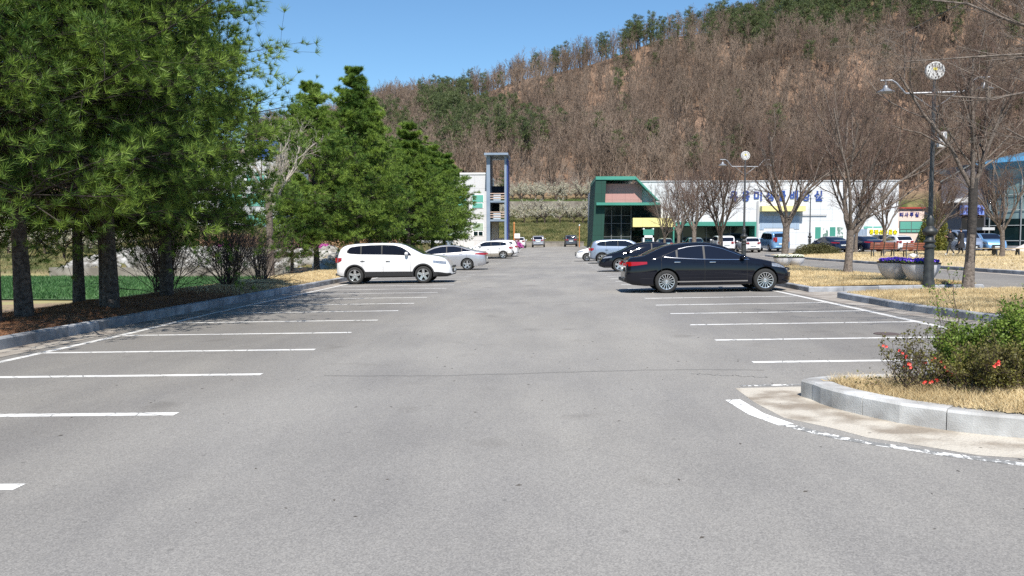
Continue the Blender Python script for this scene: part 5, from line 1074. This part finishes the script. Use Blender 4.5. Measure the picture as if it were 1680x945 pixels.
# ------------------------------------------------------------------ street furniture
iron = mat('cast_iron', (.014, .016, .018), .5, var=(.04, .045, .045), vs=6); steel = mat('galvanised_steel', (.26, .27, .29), .5, .5)
def lamp_post(name='lamp_post'):
    o = empty(name); mb = MB(); prof = [(.17, 0), (.165, .10), (.14, .2), (.125, 1.0), (.125, 1.08), (.165, 1.10), (.165, 1.14), (.13, 1.16), (.12, 1.22), (.16, 1.25), (.16, 1.28), (.11, 1.32), (.10, 1.42), (.17, 1.47), (.20, 1.53), (.20, 1.57), (.14, 1.64), (.09, 1.70), (.10, 1.75), (.10, 1.9), (.08, 1.96), (.062, 2.0)]
    mb.lathe(prof, 24); mb.build('base', iron, o, smooth=True, sharp=50); mb = MB(); mb.lathe([(.062, 2.0), (.05, 5.35), (.07, 5.36), (.07, 5.5), (.035, 5.52), (.035, 5.78), (.0, 5.78)], 16); mb.build('pole', mat('post_grey', (.06, .062, .066), .4), o, smooth=True, sharp=40)
    mb = MB(); mb.tube((-.75, 0, 5.42), (.75, 0, 5.42), .028, .028, 8)
    for s in (1, -1):
        mb.poly([(s*.75, 0, 5.42), (s*1.0, 0, 5.72), (s*1.12, 0, 5.80), (s*1.42, 0, 5.80)], .024, 8); mb.poly([(s*.08, 0, 5.02), (s*.45, 0, 5.3), (s*.6, 0, 5.42)], .014, 6); mb.tube((s*1.28, 0, 5.80), (s*1.28, 0, 5.66), .012, .012, 6)
    mb.build('arm', steel, o, smooth=True)
    for s in (1, -1):
        mb = MB(); mb.lathe([(.02, 5.67), (.05, 5.66), (.07, 5.58), (.20, 5.50), (.24, 5.48), (.24, 5.465), (.19, 5.47), (.0, 5.52)], 20, (s*1.28, 0, 0)); mb.build('lamp_shade', steel, o, smooth=True, sharp=50)
    ck = MB(); ck.lathe([(.0, -.06), (.235, -.06), (.25, -.05), (.25, .05), (.235, .06), (.0, .06)], 32, (0, 0, 6.02), axis='y'); c = ck.build('clock', mat('clock_face', (.5, .5, .49), .5), o, smooth=True, sharp=30)
    ck = MB()
    for k in range(12):
        a = k*math.pi/6; x, z = math.cos(a)*.19, math.sin(a)*.19; ck.box(x-.012, x+.012, -.068, -.0605, 6.02+z-.022, 6.02+z+.022)
    ck.tube((0, -.066, 6.02), (.07, -.066, 5.90), .008, .006, 5); ck.tube((0, -.068, 6.02), (-.02, -.068, 6.18), .007, .005, 5); ck.build('clock_hands', CM['dark'], c)
    ck = MB(); ck.box(-.06, .04, -.067, -.0615, 6.03, 6.10); ck.build('clock_emblem', mat('yellow_emblem', (.7, .6, .08), .5), c); return o
L1 = lamp_post(); put(L1, 10.8, 22.95, float(MZ(np.array(10.8), np.array(22.95)))-.05, -.12, 1.0, 'nearer clock lamp post with two bell lamps and a white loudspeaker'); tag(L1, cat='lamp post', group='clock lamp posts')
sb = MB(); sb.box(.14, .34, -.10, .10, 3.9, 4.32, 0, .02); sb.build('loudspeaker', M['white'], L1); sb = MB(); sb.box(.05, .16, -.02, .02, 3.98, 4.0); sb.box(.05, .16, -.02, .02, 4.2, 4.22); sb.build('bracket', steel, L1)
L2 = copy_tree(L1); 
for c in list(L2.children):
    if c.name.startswith(('loudspeaker', 'bracket')): bpy.data.objects.remove(c)
put(L2, 11.0, 45, float(MZ(np.array(11.), np.array(45.)))-.05, .1, 1.0, 'second lamp post with a clock, rising behind the black sedan roof'); tag(L2, cat='lamp post', group='clock lamp posts')
L3 = copy_tree(L2); put(L3, 24.7, 76, float(gz(24.7, 76)), .3, .92, 'farthest lamp post standing before the white hall wall'); tag(L3, cat='lamp post', group='clock lamp posts')
# flower bowls
def flowers(mb, r, n, rng, ms=(0, 1)):
    for _ in range(n):
        a = rng.uniform(0, 6.28); q = r*math.sqrt(rng.random()); x, y = q*math.cos(a), q*math.sin(a); z = rng.uniform(.0, .11)*(1.15-q/r*.5)
        s = rng.uniform(.018, .034); m = 0 if rng.random() < .55 else 1; u = Vector((rng.gauss(0, 1), rng.gauss(0, 1), rng.gauss(0, .5))).normalized(); v = u.orthogonal().normalized(); c = Vector((x, y, z+(.03 if m == 0 else 0)))
        mb.add([c+u*s, c+v*s, c-u*s, c-v*s], [(0, 1, 2, 3)], m)
def bowl(name, R, lb, pet, x, y, fz_, seed, grp_):
    o = empty(name, (x, y, float(fz_(np.array(x), np.array(y)))+.015)); mb = MB(); h = R*1.08
    mb.lathe([(.001, .0), (R*.3, .0), (R*.5, h*.10), (R*.72, h*.28), (R*.9, h*.58), (R*.985, h*.85), (R, h*.95), (R*1.01, h), (R*.95, h), (R*.92, h*.9), (.001, h*.88)], 40); mb.build('bowl', mat('cast_stone_bowl', (.56, .56, .59), .8), o, smooth=True, sharp=50)
    mb = MB(); mb.lathe([(R*.96, h-.035), (R*1.018, h-.03), (R*1.018, h+.012), (R*.94, h+.012)], 40); mb.build('rim_band', CM['dark'], o, smooth=True)
    mb = MB(); flowers(mb, R*.9, 1500, random.Random(seed)); f_ = mb.build('flowers', [pet, M['shrub']], o, fixn=False)
    for v in f_.data.vertices: v.co.z += h
    tag(o, lb, 'flower bowl', grp_); return o
vio = mat('violet_petals', (.09, .03, .42), .6, var=(.16, .06, .6), vs=20); whp = mat('white_petals', (.6, .6, .52), .6)
bowl('flower_bowl', .52, 'pale round bowl of purple pansies, right of the pair behind the lamp post', vio, 10.95, 23.75, MZ, 1, 'pale flower bowls')
bowl('flower_bowl', .52, 'pale round stone bowl of purple pansies, left of the pair', vio, 10.65, 24.75, MZ, 2, 'pale flower bowls')
bowl('flower_bowl', .42, 'pale flower bowl left of the bare trunk behind the black bonnet', whp, 11.0, 37.6, MZ, 3, 'pale flower bowls')
bowl('flower_bowl', .42, 'pale flower bowl right of the bare trunk behind the black bonnet', whp, 12.0, 38.9, MZ, 4, 'pale flower bowls')
# benches
wood = mat('red_brown_wood', (.16, .045, .025), .6, var=(.24, .075, .04), vs=6)
def back_bench():
    o = empty('park_bench'); mb = MB()
    for k in range(4): mb.box(-.85, .85, -.36+k*.10, -.36+k*.10+.085, .42, .46)
    mb.build('seat', wood, o); mb = MB()
    for k in range(4): z = .50+k*.105; y = .08+k*.03; mb.box(-.85, .85, y, y+.03, z, z+.095)
    mb.build('backrest', wood, o)
    for x in (-.62, 0, .62):
        mb = MB(); mb.prism([(x-.025, -.33, 0), (x-.025, -.27, 0), (x-.025, -.25, .42), (x-.025, -.33, .42)], (.05, 0, 0)); mb.prism([(x-.025, .12, 0), (x-.025, .18, 0), (x-.025, .10, .44), (x-.025, .24, .95), (x-.025, .19, .95), (x-.025, .03, .42)], (.05, 0, 0)); mb.box(x-.025, x+.025, -.33, .08, .38, .419); mb.build('leg', iron, o)
    return o
b1 = back_bench(); b1.rotation_euler.z = PI
def pg(x, y): return float(PZ(np.array(x), np.array(y)))
put(b1, 22.2, 48.8, pg(22.2, 48.8), PI-.05, 1.0, 'red-brown slatted bench with a back, right one of the pair beside the lamp post'); tag(b1, cat='bench', group='benches on the plaza lawn')
b2 = copy_tree(b1); put(b2, 21.4, 51.6, pg(21.4, 51.6), PI-.05, 1.0, 'red-brown slatted bench with a back, left one of the pair, half behind a tree trunk'); tag(b2, cat='bench', group='benches on the plaza lawn')
for c in list(b1.children)+list(b2.children): pass
def flat_bench():
    o = empty('park_bench'); mb = MB()
    for k in range(4): mb.box(-.9, .9, -.2+k*.10, -.2+k*.10+.09, .40, .44)
    mb.build('seat', mat('weathered_slats', (.33, .25, .16), .8, var=(.45, .36, .25), vs=9), o)
    for x in (-.65, .65):
        mb = MB(); mb.prism([(x-.03, -.2, 0), (x-.03, -.12, 0), (x-.03, -.05, .2), (x-.03, .06, .2), (x-.03, .12, 0), (x-.03, .2, 0), (x-.03, .16, .40), (x-.03, -.16, .40)], (.06, 0, 0)); mb.build('leg', iron, o)
    return o
f1 = flat_bench(); put(f1, 27.6, 51.5, pg(27.6, 51.5), .05, 1, 'backless slatted bench on the lawn just right of the walking people'); tag(f1, cat='bench', group='benches on the plaza lawn')
f2 = copy_tree(f1); put(f2, 27.6, 49.0, pg(27.6, 49.), .0, 1, 'backless slatted bench between the nearest trunk and the tree before the glass building'); tag(f2, cat='bench', group='benches on the plaza lawn')
f3 = copy_tree(f1); put(f3, 28.6, 46.5, pg(28.6, 46.5), -.05, 1, 'backless slatted bench at the right edge before the stone stairs'); tag(f3, cat='bench', group='benches on the plaza lawn')
# stone stairs
o = empty('stone_stairs', (37.0, 60, .6)); tag(o, 'pale stone stairs with slanting parapet at the right edge', 'stairs'); mb = MB()
mb.prism([(-2.6, 0, 0), (3.5, 0, 0), (3.5, 0, 2.9), (1.6, 0, 2.3), (-2.6, 0, .35)], (0, .5, 0)); mb.build('parapet', mat('pale_stone', (.55, .50, .46), .8, var=(.62, .57, .53), vs=3), o)
mb = MB()
for k in range(8): mb.box(-.9+k*.42, 3.5, -1.6, -.01, k*.17, k*.17+.165)
mb.build('steps', mat('dark_stone_steps', (.25, .23, .22), .8, var=(.33, .31, .3), vs=4), o)
# orange posts and signs at the end of the road
org = mat('orange_wood_post', (.48, .20, .06), .6)
for (u, v, vt, lb) in [(843.5, 404, 364, 'orange post with pointed top beside the sign board'), (950.5, 402.5, 368, 'slim orange post with a white lamp head right of the dark car')]:
    Yp = 106; p = at(u, v, Yp); x = p.x; z0 = float(gz(x, Yp))+.05; hh = at(u, vt, Yp).z-z0; o = empty('orange_post', (x, Yp, z0)); mb = MB(); r_ = .12 if u < 900 else .06; mb.tube((0, 0, -.1), (0, 0, hh*.93), r_, r_*.9, 10); mb.build('post', org, o)
    mb = MB(); mb.tube((0, 0, hh*.93), (0, 0, hh), r_*1.25, .02 if u < 900 else r_*1.6, 10); mb.build('post_top', org if u < 900 else M['white'], o); tag(o, lb, 'post')
Yp = 105; p = at(848.5, 404, Yp); o = empty('sign_board', (p.x, Yp, float(gz(p.x, Yp))+.05)); zb = o.location.z; tag(o, 'brown notice sign with white top panel beside the orange post', 'sign')
z1, z2, z3 = at(0, 391, Yp).z-zb, at(0, 383.5, Yp).z-zb, at(0, 403, Yp).z-zb; mb = MB(); mb.box(-.36, .36, -.05, .05, z1, z2); mb.build('top_panel', M['white'], o); mb = MB(); mb.box(-.33, .33, -.04, .04, max(z3, .05), z1-.02); mb.build('board', mat('brown_board', (.10, .05, .03), .6), o)
mb = MB()
for k in range(4): mb.box(-.22, .22-.08*(k % 2), -.06, -.045, .25+k*.22, .25+k*.22+.07)
mb.build('lettering_rows', M['white'], o); mb = MB(); mb.box(-.26, .26, -.07, -.055, (z1+z2)/2-.04, (z1+z2)/2+.04); mb.build('red_lettering', mat('faded_red', (.5, .25, .2), .6), o)
for s in (-1, 1): mb = MB(); mb.tube((s*.3, 0, -.1), (s*.3, 0, z1), .03, .03, 6); mb.build('leg', org, o)
# azaleas
az = mat('magenta_azalea', (.42, .04, .30), .6, var=(.6, .1, .45), vs=6)
def mound(name, lb, cat, x, y, z, rx, ry, rz_, mats, n, seed, s=(.03, .06), grp_=None, p1=.5):
    rng = np.random.default_rng(seed); d = nrm(rng.normal(0, 1, (n, 3))); d[:, 2] = np.abs(d[:, 2]); q = d*rng.uniform(.55, 1.08, (n, 1))*np.array([rx, ry, rz_])*(1+.18*np.sin(d[:, :1]*7+seed)*np.cos(d[:, 1:2]*6))
    a = nrm(rng.normal(0, 1, (n, 3))); b = nrm(np.cross(a, rng.normal(0, 1, (n, 3)))); sz = rng.uniform(*s, n)[:, None]; Vv = np.stack([q-a*sz*.5, q+b*sz*.45, q+a*sz, q-b*sz*.45], 1).reshape(-1, 3); Vv[:, 2] = np.maximum(Vv[:, 2], 0)
    o = mesh_np(name, Vv, np.arange(4*n).reshape(-1, 4), mats, mi=(rng.uniform(0, 1, n) < p1).astype(int) if len(mats) > 1 else None); o.location = (x, y, z); return tag(o, lb, cat, grp_)
mound('azalea_bush', 'magenta azalea bed below the sign board', 'azalea', -3.95, 104, .75, .7, 1.5, .8, [M['hedge'], az], 1600, 1, (.06, .12), p1=.75)
for k, (u, v) in enumerate([(370, 406), (480, 404.5), (512, 404), (532, 404), (280, 404), (655, 396)]):
    p = at(u, v, 55.5); mound('azalea_bush', 'low magenta azalea above the rock bank, ' + ['left behind the middle leafless bush', 'just left of the paired thin pine trunks', 'between the thin pine trunks', 'right of the thin pine trunks', 'left behind the largest leafless bush', 'behind the white car'][k], 'azalea', p.x, 55.5, float(terrain(p.x, 55.5)), .6, .5, .32, [M['hedge'], az], 500, k+3, (.05, .09), 'azaleas above the rock bank', .8)
for k, (x, y, rx, hz) in enumerate([(-16.5, 58, 4.5, 1.3), (-24, 60, 3.5, 1.0), (-13.6, 70, 2.6, 1.2)]):
    mound('brown_hedge', ['long russet hedge above the rock bank', 'shorter russet hedge farther left above the rock bank', 'russet hedge at the back behind the far pine trunks'][k], 'hedge', x, y, float(terrain(x, y)), rx, .8, hz, [mat('russet_leaves%d' % k if k else 'russet_leaves', (.22, .12, .07), .9, var=(.34, .22, .13), vs=2)], 5000, 20+k, (.06, .12), 'russet hedges')
mound('clipped_hedge', 'rounded clipped hedge before the white hall left of the dark sedans', 'hedge', 20.9, 62.5, float(gz(20.9, 62.5))+.1, 1.75, .9, .85, [M['hedge']], 16000, 31, (.04, .08))
rc = mound('golden_conifer', 'golden green evergreen behind the nearer lamp post', 'evergreen', 31.6, 66.5, .6, 1.1, 1.0, 3.2, [M['yellowleaf']], 14000, 33, (.05, .12))
gm = MB(); rock(gm, (0, 0, .12), .3, random.Random(2)); o = gm.build('pale_boulder', mat('white_rock', (.6, .6, .58), .8)); o.location = (22.05, 48.9, pg(22.05, 48.9)); tag(o, 'small white boulder between the two brown benches', 'boulder')
# ------------------------------------------------------------------ shrubs on the island
def shrub(name, seed, n, h, sp, leafm, nleaf, bx, by, lb, x, y, ls=(.012, .022), red=0, twig='twig', jit=.02):
    rng = np.random.default_rng(seed); K = 6; P = np.zeros((n, K, 3)); az_ = rng.uniform(0, 6.28, n); t = np.radians(np.abs(rng.normal(0, sp, n))); hh = h*rng.uniform(.6, 1.08, n); s = np.linspace(0, 1, K)
    bb = rng.uniform(-1, 1, (n, 2))*np.array([bx, by]); P[:, :, 0] = bb[:, :1]+np.outer(hh*np.sin(t)*np.cos(az_), s); P[:, :, 1] = bb[:, 1:]+np.outer(hh*np.sin(t)*np.sin(az_), s); P[:, :, 2] = np.outer(hh*np.cos(t), s)-.03
    P[:, 1:] += rng.normal(0, .02, (n, K-1, 3)); Rr = rng.uniform(.004, .007, n)[:, None]*np.linspace(1, .35, K)[None]
    a2 = level(rng, P, Rr, 8, .15, 1, 38, 12, .30, .6, .12, .12, 4, .4, lend=.2); a3 = level(rng, *a2, 4, .2, 1, 42, 12, .5, .7, .1, .14, 3, .5)
    a2[1][:] = np.maximum(a2[1], .0016); a3[1][:] = np.maximum(a3[1], .0011)
    o = empty(name, (x, y, float(IZ(np.array(x), np.array(y))))); Vq, Fq = merge([tubes(P, Rr, 4), tubes(*a2, 3), tubes(*a3, 3)]); mesh_np('stem', Vq, Fq, M['bushtwig'], o, True)
    src = np.concatenate([a3[0][:, 1], a3[0][:, 2], a2[0][:, 1], a2[0][:, 2], a2[0][:, 3]] + [P[:, k] for k in (3, 4, 5)]); q = src[rng.integers(0, len(src), nleaf)]+rng.normal(0, jit, (nleaf, 3)); a = nrm(rng.normal(0, 1, (nleaf, 3))+np.array([0, 0, .5])); b = nrm(np.cross(a, rng.normal(0, 1, (nleaf, 3)))); sz = rng.uniform(*ls, nleaf)[:, None]
    mesh_np('foliage', np.stack([q, q+a*sz*.55+b*sz*.42, q+a*sz*1.3, q+a*sz*.55-b*sz*.42], 1).reshape(-1, 3), np.arange(4*nleaf).reshape(-1, 4), leafm, o)
    if red:
        rmat = mat('red_blossom', (.65, .03, .03), .5, var=(.8, .12, .08), vs=30); 
        src2 = src[(src[:, 2] < h*.8) & (src[:, 2] > .05)]
        for k in range(red):
            c = src2[rng.integers(0, len(src2))]+np.array([0, -.03, 0]); mb = MB()
            for f_ in range(rng.integers(2, 5)):
                cc = Vector(c)+Vector(rng.normal(0, .015, 3)); 
                for pet in range(5):
                    a_ = pet*1.2566+rng.uniform(0, .4); e = Vector((math.cos(a_), -.5+rng.uniform(-.3, .3), math.sin(a_))).normalized(); w_ = e.cross(Vector((0, 1, 0))).normalized()*.007; mb.add([cc, cc+e*.009+w_, cc+e*.018, cc+e*.009-w_], [(0, 1, 2, 3)])
            mb.build('flower', rmat, o, fixn=False)
    return tag(o, lb, 'shrub', 'shrubs on the kerbed island')
shrub('quince_shrub', 1, 24, .52, 30, M['shrubdark'], 1600, .26, .18, 'sparse brown-twigged quince shrub with most of the red flowers, at the island tip', 3.5, 7.4, (.014, .026), 14)
shrub('quince_shrub', 2, 70, .42, 26, M['shrubdark'], 13000, .55, .2, 'low olive quince hedge with a few red flowers in front on the island', 4.1, 6.95, (.012, .024), 9)
shrub('green_shrub', 3, 40, .54, 20, M['shrub'], 15000, .28, .18, 'medium bright green shrub behind the low olive hedge on the island', 3.98, 7.5, (.014, .028))
shrub('green_shrub', 4, 60, .72, 17, M['shrub'], 30000, .36, .3, 'tallest bright green shrub with upright shoots at the right edge of the picture', 4.62, 7.5, (.014, .028))
shrub('green_shrub', 5, 4, .98, 9, M['shrub'], 500, .12, .06, 'thin green shrub whose long shoots reach up above the island hedge', 3.85, 7.8, (.014, .026))
# ------------------------------------------------------------------ people
skin = mat('skin', (.48, .30, .22), .6); blk = mat('black_cloth', (.012, .012, .015), .85, var=(.025, .025, .03), vs=10); dkg = mat('charcoal_trousers', (.03, .032, .036), .85); hairm = mat('black_hair', (.006, .005, .005), .6); shoe = mat('white_shoes', (.75, .75, .74), .5); sh2 = mat('dark_shoes', (.02, .02, .02), .5)
def person(x, y, rz, lb, coat=False, stride=.34, phone=True, shoes=None, h=1.72):
    k = h/1.72; J = {}; 
    V = [(0, 0, .93), (0, 0, 1.12), (0.0, 0, 1.32), (.0, 0, 1.46), (.02, 0, 1.55), (.035, 0, 1.64)]; Rr = [.13, .125, .145, .075, .052, .088]; E_ = [(0, 1), (1, 2), (2, 3), (3, 4), (4, 5)]
    V += [(.06, 0, 1.585)]; Rr += [.06]; E_ += [(5, 6)]
    def chain(root, pts, rs):
        p = root
        for q, r_ in zip(pts, rs): V.append(q); Rr.append(r_); E_.append((p, len(V)-1)); p = len(V)-1
        return p
    s = stride
    chain(0, [(.02, .09, .88), (s*.55, .09, .50), (s*.75, .09, .10), (s*.75+.14, .09, .05)], [.095, .062, .042, .038])
    chain(0, [(-.02, -.09, .88), (-s*.25, -.09, .50), (-s*1.05, -.09, .13), (-s*1.0+.10, -.09, .05)], [.095, .062, .042, .038])
    for sg in (1, -1):
        if phone: e = chain(2, [(0, sg*.17, 1.40), (.03, sg*.22, 1.14), (.24, sg*.12, 1.20)], [.062, .045, .034]); hx = Vector((.29, sg*.07, 1.24)); hd = Vector((.08, -sg*.02, .06))
        else: e = chain(2, [(0, sg*.17, 1.40), (-.02+sg*.05, sg*.22, 1.12), (.05+sg*.08, sg*.22, .88)], [.062, .045, .034]); hx = Vector((.06+sg*.09, sg*.22, .80)); hd = Vector((.03, 0, -.08))
        hnd = chain(e, [tuple(hx)], [.03]); side = Vector((0, 1, 0))
        for f_ in range(4): a = hx+hd.normalized()*.03+side*(f_-1.5)*.018; chain(hnd, [tuple(a), tuple(a+hd.normalized()*(.045+.01*(f_ in (1, 2)))), tuple(a+hd.normalized()*.075+Vector((.01, 0, 0)))], [.010, .009, .008])
        a = hx+side*(-sg*.03)+hd.normalized()*.01; chain(hnd, [tuple(a), tuple(a+hd.normalized()*.03-side*sg*.02)], [.011, .009])
    me = bpy.data.meshes.new('person'); me.from_pydata(V, E_, []); o = bpy.data.objects.new('person', me); COL.objects.link(o); md = o.modifiers.new('s', 'SKIN')
    for i, r_ in enumerate(Rr): me.skin_vertices[0].data[i].radius = (r_*(1.0), r_*(1.25 if i in (1, 2) else 1.0))
    me.skin_vertices[0].data[0].use_root = True; md.branch_smoothing = .4; s2 = o.modifiers.new('u', 'SUBSURF'); s2.levels = 2; s2.render_levels = 2
    nm = bpy.data.meshes.new_from_object(o.evaluated_get(bpy.context.evaluated_depsgraph_get())); o.modifiers.clear(); o.data = nm; bpy.data.meshes.remove(me)
    nm.materials.clear()
    for m in (skin, blk, dkg, shoes or shoe): nm.materials.append(m)
    for p in nm.polygons:
        c = p.center; z = c.z; hand = (phone and c.x > .25 and z > 1.1 and z < 1.4) or (not phone and abs(c.y) > .19 and z < .85 and z > .65)
        p.material_index = 0 if (z > 1.50 or hand) else (3 if z < .10 else (2 if z < .90 and not coat else 1)); p.use_smooth = True
    mb = MB(); bm = bmesh.new(); bmesh.ops.create_uvsphere(bm, u_segments=16, v_segments=12, radius=1)
    for v in bm.verts: v.co = Vector((.025+v.co.x*.105-(.02 if v.co.z < 0 else 0), v.co.y*.098, 1.68+v.co.z*.088-(.03 if v.co.x < 0 else 0)))
    mb.add([v.co[:] for v in bm.verts], [[v.index for v in f.verts] for f in bm.faces]); bm.free(); mb.build('hair', hairm, o, smooth=True)
    mb = MB(); mb.prism([(.12, -.012, 1.63), (.145, 0, 1.60), (.12, .012, 1.60)], (0, .001, 0)); mb.box(.108, .118, -.045, -.02, 1.638, 1.648, 1); mb.box(.108, .118, .02, .045, 1.638, 1.648, 1); mb.box(.10, .112, -.025, .025, 1.572, 1.58, 1); mb.build('face', [skin, hairm], o)
    if coat: mb = MB(); mb.lathe([(.17, 1.42), (.19, 1.25), (.165, 1.0), (.21, .75), (.25, .45), (.24, .45), (.16, .9)], 20); q = mb.build('long_coat', blk, o, smooth=True); 
    else: mb = MB(); mb.lathe([(.13, 1.46), (.19, 1.36), (.2, 1.15), (.18, .92), (.17, .92), (.12, 1.2)], 20); q = mb.build('jacket', blk, o, smooth=True)
    o.location = (x, y, pg(x, y)-.01); o.rotation_euler.z = rz; o.scale = (k, k, k); return tag(o, lb, 'person')
person(26.75, 54.0, PI+.1, 'person in black jacket and charcoal trousers walking left, looking at a phone')
person(27.6, 54.3, PI-.25, 'person in long black coat walking just behind the one looking at the phone', coat=True, stride=.16, phone=False, shoes=sh2, h=1.74)
